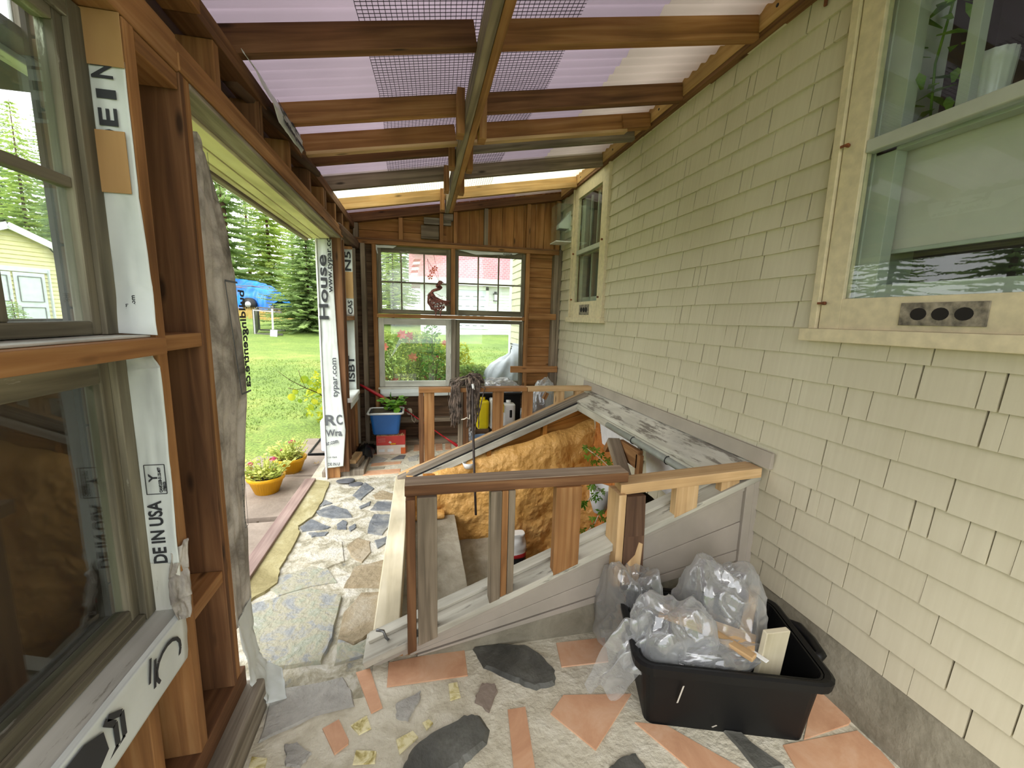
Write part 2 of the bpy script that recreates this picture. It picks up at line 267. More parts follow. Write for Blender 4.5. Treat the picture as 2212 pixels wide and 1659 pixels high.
# ------------------------------------------------------------------ mesh builder
class MB:
    def __init__(s): s.v = []; s.f = []; s.uv = []; s.mi = []; s.sm = []
    def poly(s, pts, uvs=None, mi=0, smooth=False):
        b = len(s.v); s.v += [tuple(p) for p in pts]; s.f.append(tuple(range(b, b+len(pts))))
        s.uv.append(uvs or [(p[0], p[1]) for p in pts]); s.mi.append(mi); s.sm.append(smooth)
    def mesh(s, verts, faces, uvs=None, mi=0, smooth=False):
        b = len(s.v); s.v += [tuple(p) for p in verts]
        for i, f in enumerate(faces):
            s.f.append(tuple(b+k for k in f)); s.uv.append(uvs[i] if uvs else [(verts[k][0], verts[k][1]) for k in f]); s.mi.append(mi); s.sm.append(smooth)
    def hexa(s, c, L_, W_, H_, mi=0):
        """c: 8 corners, index bits (l,w,h)"""
        ou, ov = random.uniform(0, 50), random.uniform(0, 50)
        A = [(0,2,6,4),(1,5,7,3),(0,4,5,1),(2,3,7,6),(0,1,3,2),(4,6,7,5)]     # bits: 1=l,2=w,4=h
        def crd(k): return (L_*(k & 1), W_*((k >> 1) & 1), H_*((k >> 2) & 1))
        uvs = []
        for i, f in enumerate(A):
            q = []
            for k in f:
                l, ww, h = crd(k)
                if i < 2: q.append((ou+ww*.3, ov+h))
                elif i < 4: q.append((ou+l, ov+h))
                else: q.append((ou+l, ov+.3+ww))
            uvs.append(q)
        s.mesh(c, A, uvs, mi)
    def box(s, x0, x1, y0, y1, z0, z1, mi=0, axis=None):
        d = (abs(x1-x0), abs(y1-y0), abs(z1-z0)); a = axis if axis is not None else d.index(max(d))
        lo = (x0, y0, z0); hi = (x1, y1, z1); o = [a, (a+1) % 3, (a+2) % 3]; c = []
        for k in range(8):
            p = [0, 0, 0]
            for j in range(3): p[o[j]] = hi[o[j]] if (k >> j) & 1 else lo[o[j]]
            c.append(p)
        s.hexa(c, d[o[0]], d[o[1]], d[o[2]], mi)
    def beam(s, a, b, w_, h_, up=(0, 0, 1), mi=0):
        """centred on a-b; w_ sideways, h_ along up"""
        a = Vector(a); b = Vector(b); d = (b-a); ln = d.length; d.normalize(); sd = d.cross(Vector(up)).normalized(); u = sd.cross(d)
        c = []
        for k in range(8):
            c.append((b if k & 1 else a) + sd*(w_/2 if k & 2 else -w_/2) + u*(h_/2 if k & 4 else -h_/2))
        s.hexa(c, ln, w_, h_, mi)
    def prism(s, pts, z0, z1, mi=0, inset=0.0):
        n = len(pts); cx = sum(p[0] for p in pts)/n; cy = sum(p[1] for p in pts)/n
        A = sum(pts[i][0]*pts[(i+1) % n][1]-pts[(i+1) % n][0]*pts[i][1] for i in range(n))
        if A < 0: pts = pts[::-1]
        def ins(p):
            v = Vector((cx-p[0], cy-p[1])); l = v.length; v = v/l*min(inset, l*.4) if l > 0 else v
            return (p[0]+v.x, p[1]+v.y)
        bot = [(p[0], p[1], z0) for p in pts]; top = [ins(p)+(z1,) for p in pts]
        s.mesh(bot+top, [tuple(range(n, 2*n))]+[(i, (i+1) % n, n+(i+1) % n, n+i) for i in range(n)], None, mi)
    def extr(s, prof, y0, y1, mi=0, ax='y'):
        """closed profile; ax y: (x,z) profile, ax x: (y,z) profile, swept y0..y1"""
        n = len(prof); o = random.uniform(0, 40)
        mk = (lambda p, t: (p[0], t, p[1])) if ax == 'y' else (lambda p, t: (t, p[0], p[1]))
        A = [mk(p, y0) for p in prof]; B = [mk(p, y1) for p in prof]; acc = 0; fs = []; uvs = []
        for i in range(n):
            j = (i+1) % n; l = math.dist(prof[i], prof[j]); fs.append((i, j, n+j, n+i)); uvs.append([(o, o+acc), (o, o+acc+l), (o+abs(y1-y0), o+acc+l), (o+abs(y1-y0), o+acc)]); acc += l
        fs += [tuple(range(n-1, -1, -1)), tuple(range(n, 2*n))]; uvs += [[(p[0], p[1]) for p in prof[::-1]], [(p[0], p[1]) for p in prof]]
        s.mesh(A+B, fs, uvs, mi)
    def tube(s, pts, r, n=6, mi=0, r1=None, cap=True):
        pts = [Vector(p) for p in pts]; m = len(pts); V = []; fs = []; uvs = []; acc = 0; up = Vector((.13, .27, .95))
        for i, p in enumerate(pts):
            d = (pts[min(i+1, m-1)]-pts[max(i-1, 0)]); d = d.normalized() if d.length > 1e-9 else Vector((0, 0, 1))
            if abs(d.dot(up)) > .97: up = Vector((.9, .2, .1))
            a = d.cross(up).normalized(); b = d.cross(a); rr = r if r1 is None else r+(r1-r)*i/max(1, m-1)
            if callable(r): rr = r(i/max(1, m-1))
            V += [p+(a*math.cos(t)+b*math.sin(t))*rr for t in [2*math.pi*k/n for k in range(n)]]
        for i in range(m-1):
            l = (pts[i+1]-pts[i]).length
            for k in range(n):
                q = (k+1) % n; fs.append((i*n+k, i*n+q, (i+1)*n+q, (i+1)*n+k)); uvs.append([(acc, k/n*.1), (acc, (k+1)/n*.1), (acc+l, (k+1)/n*.1), (acc+l, k/n*.1)])
            acc += l
        if cap:
            fs += [tuple(range(n))[::-1], tuple(range((m-1)*n, m*n))]; uvs += [[(0, 0)]*n, [(0, 0)]*n]
        s.mesh(V, fs, uvs, mi, True)
    def lathe(s, prof, c, n=24, mi=0, sx=1, sy=1, flute=0, nf=0):
        V = []; fs = []; m = len(prof)
        for (r, z) in prof:
            for k in range(n):
                t = 2*math.pi*k/n; rr = r*(1+flute*math.cos(nf*t)) if flute else r
                V.append((c[0]+rr*math.cos(t)*sx, c[1]+rr*math.sin(t)*sy, c[2]+z))
        for i in range(m-1):
            for k in range(n):
                q = (k+1) % n; fs.append((i*n+k, i*n+q, (i+1)*n+q, (i+1)*n+k))
        s.mesh(V, fs, None, mi, True)
    def grid(s, fn, nu, nv, mi=0, smooth=True):
        V = [fn(i/nu, j/nv) for j in range(nv+1) for i in range(nu+1)]; fs = []; uvs = []
        for j in range(nv):
            for i in range(nu):
                a = j*(nu+1)+i; fs.append((a, a+1, a+nu+2, a+nu+1)); uvs.append([(i/nu, j/nv), ((i+1)/nu, j/nv), ((i+1)/nu, (j+1)/nv), (i/nu, (j+1)/nv)])
        s.mesh(V, fs, uvs, mi, smooth)
    def rbox(s, x0, x1, y0, y1, z0, z1, r, mi=0, taper=0, n=4):
        """rounded-plan box, open of nothing; taper shrinks the bottom"""
        def ring(z, k, rr):
            out = []; X0, X1, Y0, Y1 = x0+k, x1-k, y0+k, y1-k
            for (cx, cy, a0) in ((X1-rr, Y1-rr, 0), (X0+rr, Y1-rr, 90), (X0+rr, Y0+rr, 180), (X1-rr, Y0+rr, 270)):
                for i in range(n+1):
                    t = math.radians(a0+90*i/n); out.append((cx+rr*math.cos(t), cy+rr*math.sin(t), z))
            return out
        e = min(r*.4, (z1-z0)*.2); R = [ring(z0, taper+e, max(r-e, .001)), ring(z0+e, taper, r), ring(z1-e, 0, r), ring(z1, e, max(r-e, .001))]; m = len(R[0])
        V = sum(R, []); fs = [tuple(range(m))[::-1], tuple(range(3*m, 4*m))]
        for i in range(3):
            for k in range(m): fs.append((i*m+k, i*m+(k+1) % m, (i+1)*m+(k+1) % m, (i+1)*m+k))
        s.mesh(V, fs, None, mi, False)
    def build(s, name, mats, parent=None, bevel=0, thick=0, sub=0):
        me = bpy.data.meshes.new(name); me.from_pydata(s.v, [], s.f)
        if not isinstance(mats, (list, tuple)): mats = [mats]
        for m in mats: me.materials.append(M[m] if isinstance(m, str) else m)
        me.polygons.foreach_set('material_index', s.mi); me.polygons.foreach_set('use_smooth', s.sm)
        ul = me.uv_layers.new(name='UVMap'); fl = []
        for q in s.uv:
            for t in q: fl += [t[0], t[1]]
        ul.data.foreach_set('uv', fl); me.update()
        o = bpy.data.objects.new(name, me); COL.objects.link(o)
        if parent is not None: o.parent = parent; o.matrix_parent_inverse = parent.matrix_world.inverted()
        if thick: md = o.modifiers.new('thickness', 'SOLIDIFY'); md.thickness = thick; md.offset = 0
        if sub: md = o.modifiers.new('smooth', 'SUBSURF'); md.levels = sub; md.render_levels = sub
        if bevel: md = o.modifiers.new('edge', 'BEVEL'); md.width = bevel; md.segments = 2; md.limit_method = 'ANGLE'; md.angle_limit = math.radians(40)
        return o
def thing(name, label, cat, loc=(0, 0, 0), group=None):
    o = bpy.data.objects.new(name, None); COL.objects.link(o); o.location = loc; o.matrix_world = Matrix.Translation(Vector(loc)); o.empty_display_size = .1
    o['label'] = label; o['category'] = cat
    if group: o['group'] = group
    return o
def tag(o, label, cat, group=None, kind=None):
    if label: o['label'] = label
    if cat: o['category'] = cat
    if group: o['group'] = group
    if kind: o['kind'] = kind
    return o
def structure(name):
    o = bpy.data.objects.new(name, None); COL.objects.link(o); o['kind'] = 'structure'; o.empty_display_size = .1
    return o
def sroot(o): o['kind'] = 'structure'; return o
def part(name, mats, parent, bevel=0, boxes=(), thick=0):
    m = MB()
    for b in boxes: m.box(*b)
    return m.build(name, mats, parent, bevel, thick)
def copy_tree(o, parent=None):
    c = o.copy(); COL.objects.link(c)
    if parent is not None: c.parent = parent
    for ch in list(o.children): copy_tree(ch, c)
    return c
def rnd(a, b): return random.uniform(a, b)
def text(s, size, origin, xdir, ydir, mat, parent, name='lettering', lift=.0015, ext=.0006, width=None, mirror=False):
    cu = bpy.data.curves.new('t', 'FONT'); cu.body = s; cu.size = size; cu.extrude = ext; cu.resolution_u = 3; cu.offset = size*.022 if mat.startswith('ink') else 0
    to = bpy.data.objects.new('t', cu); COL.objects.link(to)
    dg = bpy.context.evaluated_depsgraph_get(); me = bpy.data.meshes.new_from_object(to.evaluated_get(dg)); bpy.data.objects.remove(to)
    xd = Vector(xdir).normalized(); yd = Vector(ydir); yd = (yd-xd*yd.dot(xd)).normalized(); zd = xd.cross(yd)
    xs = [v.co.x for v in me.vertices]; W = max(xs)-min(xs); sx = (width/W) if width else 1
    for v in me.vertices:
        x = (v.co.x-min(xs))*sx
        if mirror: x = (width or W)-x
        v.co = Vector(origin)+xd*x+yd*v.co.y+zd*(v.co.z+lift)
    me.materials.clear(); me.materials.append(M[mat]); me.name = name
    o = bpy.data.objects.new(name, me); COL.objects.link(o); o.parent = parent
    if parent is not None: o.matrix_parent_inverse = parent.matrix_world.inverted()
    return o
# ================================================================== ROOM
XW = 1.61        # house wall face
XL = -0.62       # inner face of the left framing
YB = 4.68        # inner face of the back framing
def roof_under(x): return 2.385+(x+.645)*.1765
# ---- ground
def gz(x, y):
    r = math.hypot(x, y); base = -.05 if x < -.95 or y > 4.85 or y < -1.2 else -.05
    return base + .05*min(max(0, r-4.5), 10.5) + .09*min(max(0, r-15), 13) + .02*max(0, r-28)
m = MB(); ring = []
xs = [-70, -50, -42, -36, -31, -28, -26, -23, -20, -17, -15, -13, -11, -8, -6, -4.5, -3.2, -2.4, -1.8, -1.35, -.97]; ys = [-14, -8, -4, -2, -.5, .8, 2, 3, 4, 5, 6, 7.5, 9, 11, 13, 14, 15, 16.5, 18, 20, 23, 26, 28, 30, 35, 40, 60]
for i in range(len(xs)-1):
    for j in range(len(ys)-1):
        q = [(xs[i], ys[j]), (xs[i+1], ys[j]), (xs[i+1], ys[j+1]), (xs[i], ys[j+1])]; m.poly([(a, b, gz(a, b)) for a, b in q], smooth=True)
xs2 = [-.97, 1, 3, 6, 10, 16, 26, 40]; ys2 = [4.83, 6, 7.5, 9, 11, 13, 14, 15, 16.5, 18, 20, 23, 26, 28, 30, 35, 40, 60]
for i in range(len(xs2)-1):
    for j in range(len(ys2)-1):
        q = [(xs2[i], ys2[j]), (xs2[i+1], ys2[j]), (xs2[i+1], ys2[j+1]), (xs2[i], ys2[j+1])]; m.poly([(a, b, gz(a, b)) for a, b in q], smooth=True)
for q in ([(-.97, -14), (30, -14), (30, -1.2), (-.97, -1.2)],): m.poly([(a, b, -.05) for a, b in q])
sroot(m.build('ground', 'lawn'))
m = MB(); rg = random.Random(3)
for k in range(26000):
    if k < 20000: x = -1.5-rg.random()**1.6*7; y = rg.uniform(2.2, 11)
    else: x = rg.uniform(-1.2, 2.6); y = rg.uniform(7.6, 14)
    if -1.95 < x and y < 5.9 and k < 20000: continue
    h = rg.uniform(.015, .045); a = rg.random()*6.28; dx, dy = math.cos(a)*.006, math.sin(a)*.006; z = gz(x, y); lx, ly = rg.uniform(-.03, .03), rg.uniform(-.03, .03)
    m.poly([(x-dx, y-dy, z), (x+dx, y+dy, z), (x+lx, y+ly, z+h)])
tag(m.build('grass', 'lawn'), 'short mown green grass of the garden outside the doorway', 'grass', kind='stuff')
# ---- floor with embedded tiles and flags (one surface)
PX0, PX1, PY0, PY1 = -.165, 1.62, 1.70, 3.56      # cellar opening
FM = ['mortar', 'terra', 'slate', 'slate_grey', 'taupe', 'cream_tile', 'lime', 'flag', 'olive', 'slate_blue', 'flag_tan', 'concrete']
m = MB()
def fbox(x0, x1, y0, y1, mi=0, z=0.0): m.box(x0, x1, y0, y1, -.12, z, mi)
fbox(-.95, 1.75, -1.2, 1.46); fbox(-.2, PX1+.1, 1.46, PY0); fbox(-.95, PX0, 3.72, 4.75); fbox(PX0, 1.75, PY1, 4.75)
fbox(-.95, -.2, 1.46, 3.72, 6); fbox(-.2, PX0, PY0, 3.72, 6)
def stone(px, mi, h=.006, ins=.006):
    pts = [P(u, v, z=0) for u, v in px]; m.prism([(p.x, p.y) for p in pts], -.01, h, mi, ins)
def jag(px, mi, h=.006, ins=.006, amp=.006, seed=0):
    """natural stone outline: subdivided with small irregularities"""
    r = random.Random(seed+len(px)); pts = [P(u, v, z=0) for u, v in px]; out = []
    n = len(pts)
    for i in range(n):
        a, b = pts[i], pts[(i+1) % n]
        for k in range(4):
            t = k/4; p = a.lerp(b, t); am = amp if k else amp*.3; out.append((p.x+r.uniform(-am, am)*.6, p.y+r.uniform(-am, am)*.6))
    m.prism(out, -.01, h, mi, ins)
TERRA = [[(838,1433),(1004,1400),(1012,1461),(834,1486)],[(768,1453),(799,1444),(827,1531),(802,1544)],[(695,1575),(732,1554),(755,1600),(754,1610),(722,1634)],
 [(1096,1533),(1135,1527),(1161,1690),(1112,1690)],[(1187,1543),(1215,1502),(1365,1500),(1287,1624)],[(1200,1390),(1307,1378),(1316,1431),(1212,1443)],
 [(1369,1561),(1438,1567),(1612,1668),(1500,1672)],[(1689,1611),(1852,1579),(1905,1625),(1960,1690),(1740,1700)],[(1735,1600),(1760,1480),(1790,1495),(1840,1560),(1835,1568)],
 [(1420,1690),(1590,1690),(1640,1760),(1450,1760)],[(700,1700),(860,1690),(880,1800),(690,1800)]]
for q in TERRA: stone(q, 1, .005, .004)
for q in [[(968,1478),(988,1474),(996,1508),(972,1516)],[(756,1569),(793,1546),(803,1575),(775,1590)],[(854,1600),(893,1579),(905,1594),(862,1632)],[(911,1563),(927,1554),(937,1563),(921,1580)],[(768,1622),(815,1624),(811,1651),(760,1654)],[(543,1636),(579,1639),(573,1662),(535,1662)]]: stone(q, 5, .005, .003)
jag([(1017,1402),(1070,1392),(1135,1392),(1171,1413),(1203,1449),(1203,1482),(1161,1495),(1110,1478),(1041,1445)], 2, .016, .02)
jag([(868,1651),(890,1612),(939,1575),(1009,1541),(1041,1543),(1063,1575),(1057,1608),(1029,1636),(996,1672),(940,1700),(850,1700)], 2, .018, .025, seed=1)
jag([(587,1495),(744,1462),(764,1490),(770,1527),(679,1551),(553,1610)], 3, .01, .012, seed=2)
jag([(612,1610),(642,1602),(678,1628),(650,1662),(614,1660)], 3, .008, .008, seed=3)
jag([(852,1522),(911,1492),(909,1514),(882,1562),(854,1555)], 3, .008, .008, seed=4)
jag([(1025,1504),(1041,1476),(1070,1478),(1078,1494),(1057,1543),(1024,1520)], 4, .008, .006, seed=5)
jag([(1310,1660),(1340,1632),(1375,1626),(1400,1659),(1440,1720),(1330,1720)], 2, .014, .015, seed=6)
jag([(1559,1579),(1597,1582),(1700,1665),(1640,1672)], 2, .012, .01, seed=7)
jag([(1150,1700),(1260,1690),(1290,1780),(1180,1790)], 2, .014, .015, seed=8)
# threshold flags
jag([(728,1384),(740,1327),(781,1283),(825,1280),(829,1348),(801,1376),(764,1396)], 10, .014, .01, seed=9)
jag([(728,1384),(764,1396),(801,1380),(790,1420),(720,1440)], 7, .01, .008, seed=29)
jag([(530,1425),(535,1311),(675,1274),(740,1291),(720,1384),(695,1437),(602,1449)], 7, .016, .008, seed=10)
BL = [[(760,1072),(789,1043),(810,1056),(779,1082)],[(680,1106),(716,1092),(751,1101),(762,1119),(716,1121),(688,1115)],[(647,1140),(672,1122),(716,1140),(701,1145),(651,1150)],[(798,1103),(814,1084),(856,1084),(857,1106)],
 [(795,1134),(807,1112),(845,1112),(851,1128),(826,1158),(793,1153)],[(807,1169),(848,1156),(848,1169),(815,1187)],[(726,1134),(742,1124),(752,1128),(749,1145),(728,1145)],[(665,1152),(712,1150),(705,1158),(672,1162)],[(752,1140),(768,1132),(772,1140),(757,1150)],[(688,1096),(700,1080),(720,1088),(700,1094)],[(774,1096),(802,1083),(800,1093),(778,1101)]]
for i, q in enumerate(BL): jag(q, 9, .008, .008, .007, seed=20+i)
jag([(748,1180),(772,1163),(800,1170),(803,1195),(782,1218),(757,1204)], 10, .008, .008, seed=40)
jag([(763,1228),(842,1209),(832,1272),(740,1272)], 10, .016, .012, seed=41)
jag([(804,1071),(826,1059),(860,1071),(861,1081),(810,1079)], 10, .006, .006, seed=42)
jag([(560,1260),(640,1235),(700,1215),(730,1260),(675,1268),(600,1290)], 7, .006, .006, seed=43)
jag([(640,1215),(680,1180),(740,1170),(745,1215),(700,1232)], 6, .008, .006, seed=44)
# lichen-covered step slab by the wood strip
jag([(538,1305),(598,1265),(602,1235),(628,1195),(650,1152),(645,1138),(676,1118),(698,1085),(713,1043),(676,1037),(600,1140),(538,1243)], 8, .014, .01, .01, seed=45)
# far corner of the floor
for q, k in [([(783,1028),(864,1022),(866,1013),(793,1018)],1),([(795,1016),(830,1013),(832,1009),(798,1011)],11),([(800,1008),(866,1002),(868,997),(803,1001)],1),([(797,1003),(812,985),(838,992),(825,1000)],3),([(843,994),(862,984),(877,984),(872,992)],9),([(880,990),(905,982),(903,995),(884,998)],3),
             ([(806,983),(829,981),(831,976),(810,977)],1),([(842,982),(880,979),(881,963),(872,964),(870,975)],1),([(893,975),(912,974),(912,958),(895,960)],1),([(941,974),(956,973),(955,957),(940,958)],1),([(962,972),(975,971),(973,956),(961,957)],1),([(942,957),(945,947),(965,944),(972,954),(955,958)],2),([(880,962),(884,950),(893,953),(888,962)],9)]:
    (stone if k == 1 or k == 11 else lambda a, b, c=.006, d=.004: jag(a, b, .006, .004, .006, seed=60))(q, k, .005, .003)
sroot(m.build('floor', FM))
# cracks and joints between the flags are real gaps, dark pebbles lie between the pavers
# ---- pavers outside the threshold
pv = [(-2.05, -.97, 1.6, 2.82), (-1.98, -.95, 2.9, 3.72), (-1.95, -.72, 3.8, 4.25), (-1.4, -.84, 4.33, 4.85), (-1.3, -.9, 5.1, 5.75)]
pv = [((530,1262),(600,1262),(680,1105),(530,1105)), ]
def slab(pts, label, h=-.005):
    mm = MB(); mm.prism(pts, -.07, h, 0, .006); tag(mm.build('paving_slab', 'paver', bevel=.004), label, 'paving slab', 'brown paving slabs outside the threshold')
slab([(-1.9, 1.5), (-.975, 1.5), (-.975, 2.52), (-1.9, 2.52)], 'brown paving slab beside the near end of the plank, closest to the camera')
slab([(-1.9, 2.55), (-.975, 2.55), (-.975, 3.02), (-1.9, 3.02)], 'brown paving slab between the nearest slab and the one under the front yellow pot')
slab([(-1.85, 3.09), (-.97, 3.09), (-.86, 3.85), (-1.78, 3.95)], 'brown paving slab that carries the front yellow flower pot')
slab([(-1.72, 3.99), (-.77, 3.88), (-.76, 4.42), (-1.62, 4.5)], 'brown paving slab that carries the rear yellow flower pot')
slab([(-1.35, 4.52), (-.70, 4.46), (-.70, 5.05), (-1.3, 5.1)], 'brown paving slab in front of the black tray')
slab([(-1.38, 5.5), (-.80, 5.45), (-.78, 6.3), (-1.3, 6.4)], 'farthest brown paving slab behind the black tray')
m = MB(); m.prism([(-2.1, 1.4), (-.9, 1.4), (-.68, 3.8), (-.68, 6.4), (-1.42, 6.5), (-1.85, 4.2)], -.2, -.046, 0, 0)
for k in range(500):
    x, y = rnd(-1.6, -.7), rnd(3.0, 5.4); r = rnd(.006, .016); m.lathe([(0, 0), (r, .4*r), (r*.7, r), (0, r*1.1)], (x, y, -.045), 5)
tag(m.build('gravel_bed', 'dirt'), 'dark gravel in the joints between the brown paving slabs', 'gravel', kind='stuff')
m = MB(); a0 = P(548,1218,z=.02); a1 = P(671,1036,z=.02); m.beam((-.955, 1.7, .015), (a1.x, a1.y, .015), .085, .035); o = m.build('plank', 'rust_red', bevel=.004)
tag(o, 'weathered purplish plank lying between paving slabs and the lichen-covered threshold', 'plank')
# ---- house wall with shingles
NW = (0.40, 1.43, 1.385, 3.4)        # near window y0 y1 z0 z1
FW = (3.49, 4.31, 1.46, 2.80)        # far window
m = MB(); rs = random.Random(11)
def shingle(y0, y1, z0, z1, out):
    xb = XW-out; xt = XW+.004
    ou = rs.uniform(0, 40)
    c = []
    for k in range(8):
        yy = y1 if k & 1 else y0; back = k & 2; top = k & 4
        c.append(((XW+.03) if back else (xt if top else xb), yy, z1 if top else z0))
    m.hexa(c, y1-y0, .02, z1-z0)
k = 0; z = .222
while z < 3.05:
    y = -1.3 - rs.random()*.1; z1 = z+.113
    while y < 7.2:
        wd = rs.choice([.05, .09, .13, .15, .17, .2, .24, .3]) * rs.uniform(.85, 1.15)
        gap = rs.choice([.0018, .003, .004, .005, .0065]); y0, y1 = y, min(y+wd-gap, 7.3); y += wd
        segs = [(y0, y1)]
        for (a, b, c, d) in (NW, FW):
            if z1 > c+.06 and z < d-.02:
                new = []
                for s0, s1 in segs:
                    if s1 <= a or s0 >= b: new.append((s0, s1))
                    else:
                        if s0 < a: new.append((s0, a))
                        if s1 > b: new.append((b, s1))
                segs = new
        dz = rs.uniform(-.0015, .0015); ou = rs.uniform(.004, .009)
        for s0, s1 in segs:
            if s1-s0 > .008: shingle(s0, s1, z+dz, z1+.006, ou+.003)
    z += .1110
wr = sroot(m.build('wall_right', 'shingle'))
m = MB()
for (a, b, c, d) in ((-1.3, NW[0], -.2, 3.1), (NW[1], FW[0], -.2, 3.1), (FW[1], 7.3, -.2, 3.6), (NW[0], NW[1], -.2, NW[2]), (FW[0], FW[1], -.2, FW[2]), (FW[0], FW[1], FW[3], 3.1)):
    if c == -.2 and (a < PY1 and b > PY0): # leave the cellar doorway open below
        if a < PY0: m.box(XW+.012, XW+.05, a, PY0, c, d)
        if b > PY1: m.box(XW+.012, XW+.05, PY1, b, c, d)
        m.box(XW+.012, XW+.05, max(a, PY0), min(b, PY1), .70, d)
    else: m.box(XW+.012, XW+.05, a, b, c, d)
m.build('backing_boards', 'gap', wr)
m = MB(); m.box(XW-.02, XW+.06, 7.28, 7.42, -.05, 4.2); m.build('corner_board', 'siding_white', wr)
m = MB(); m.extr([(XW+.06, -.05), (XW+.06, .235), (XW-.004, .222), (XW-.012, .19), (1.555, .0), (1.555, -.05)], -1.3, PY0-.02)
sroot(m.build('baseboard_right', 'curb'))
# ---- windows of the house wall
def wall_window(name, y0, y1, z0, z1, gy0, gy1, gz0, gz1, zm, near):
    W = structure(name); x0 = XW-.018
    part('casing', 'casing', W, .002, [(x0, XW+.02, gy1, y1-.035, z0, z1), (x0, XW+.02, y0+.035, gy0, z0, z1), (x0, XW+.02, gy0, gy1, z0, gz0), (x0, XW+.02, gy0, gy1, gz1, z1)])
    part('outer_casing', 'casing', W, .002, [(x0-.012, XW+.03, y1-.03, y1, z0, z1), (x0-.012, XW+.03, y0, y0+.03, z0, z1)])
    part('window_sill', 'casing', W, .003, [(x0-.035, XW+.03, y0-.02, y1+.02, z0-.05, z0)])
    part('meeting_rail', 'inner_paint', W, .004, [(x0+.004, XW+.03, gy0, gy1, zm-.022, zm+.022)])
    part('inner_sash', 'inner_paint', W, .002, [(XW+.04, XW+.09, gy1-.07, gy1+.01, gz0, gz1), (XW+.04, XW+.09, gy0-.01, gy0+.05, gz0, gz1), (XW+.05, XW+.09, gy0, gy1, gz0, gz0+.05), (XW+.04, XW+.09, gy0, gy1, zm-.03, zm+.03), (XW+.035, XW+.3, gy1, gy1+.03, gz0, gz1), (XW+.035, XW+.3, gy0-.03, gy0, gz0, gz1)])
    part('glass', 'glass_clear', W, 0, [(XW-.003, XW+.0, gy0, gy1, gz0, zm-.02), (XW-.003, XW, gy0, gy1, zm+.02, gz1)])
    return W
W1 = wall_window('window_1', .40, 1.43, 1.44, 3.35, .52, 1.312, 1.556, 3.25, 2.10, True)
q = P(2108, 100, x=XW+.06)
part('muntin', 'inner_paint', W1, .002, [(XW+.04, XW+.075, q.y-.016, q.y+.016, 2.12, 3.25)])
part('roller_blind', 'blind', W1, 0, [(XW+.10, XW+.105, .5, 1.30, 1.735, 2.13)])
part('blind_rail', 'inner_paint', W1, .003, [(XW+.095, XW+.112, .5, 1.30, 1.72, 1.735)])
def vent_plate(y0, y1, z0, z1, W):
    v = part('vent_plate', 'weathered_board', W, .001, [(XW-.0235, XW-.018, y0, y1, z0, z1)])
    for k in range(3):
        mm = MB(); yy = y0+(y1-y0)*(.24+.26*k); r = min((z1-z0)*.27, (y1-y0)*.1)
        mm.mesh([(XW-.0245, yy+r*math.cos(t)*1.15, (z0+z1)/2+r*math.sin(t)) for t in [i*math.pi/8 for i in range(16)]]+[(XW-.022, yy+r*math.cos(t)*1.15, (z0+z1)/2+r*math.sin(t)) for t in [i*math.pi/8 for i in range(16)]], [tuple(range(16))]+[(i, (i+1) % 16, 16+(i+1) % 16, 16+i) for i in range(16)])
        mm.build('vent_hole', 'hole', v)
a = P(1940, 705, x=XW-.02); b = P(2142, 650, x=XW-.02); vent_plate(b.y, a.y, a.z+.004, P(1942, 655, x=XW-.02).z, W1)
for u, v in ((1829, 314), (1778, 655)):
    q = P(u, v, x=XW-.03); mm = MB(); mm.tube([(XW-.03, q.y, q.z), (XW-.02, q.y, q.z)], .007, 8); mm.beam((XW-.034, q.y-.01, q.z), (XW-.034, q.y+.02, q.z), .006, .008); mm.build('turn_button', 'rust', W1)
W2 = wall_window('window_2', 3.47, 4.32, 1.475, 2.79, 3.62, 4.2, 1.63, 2.66, 2.13, False)
part('muntin', 'inner_paint', W2, .001, [(XW+.05, XW+.07, 3.84, 3.855, 2.14, 2.66), (XW+.05, XW+.07, 4.01, 4.025, 2.14, 2.66), (XW+.05, XW+.07, 3.93, 3.95, 1.66, 2.1)])
part('roller_blind', 'blind', W2, 0, [(XW+.14, XW+.145, 3.66, 3.8, 1.6, 2.66)])
vent_plate(3.78, 4.02, 1.50, 1.60, W2)
for yy, zz in ((3.56, 2.16), (3.58, 1.66), (4.26, 2.13), (4.26, 1.66)):
    mm = MB(); mm.tube([(XW-.032, yy, zz), (XW-.018, yy, zz)], .009, 8); mm.build('turn_button', 'rust', W2)
# dark rooms behind the panes
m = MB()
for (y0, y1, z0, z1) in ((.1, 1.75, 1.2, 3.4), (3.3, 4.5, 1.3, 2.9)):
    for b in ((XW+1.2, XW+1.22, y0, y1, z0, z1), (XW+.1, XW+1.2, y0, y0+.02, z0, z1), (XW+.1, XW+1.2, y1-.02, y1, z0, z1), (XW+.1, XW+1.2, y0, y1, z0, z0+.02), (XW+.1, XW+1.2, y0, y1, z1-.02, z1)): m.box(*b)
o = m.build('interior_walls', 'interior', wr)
m = MB(); m.box(XW+.055, XW+.24, .5, 1.3, 2.085, 2.10); m.build('inside_shelf', 'inner_paint', W1)
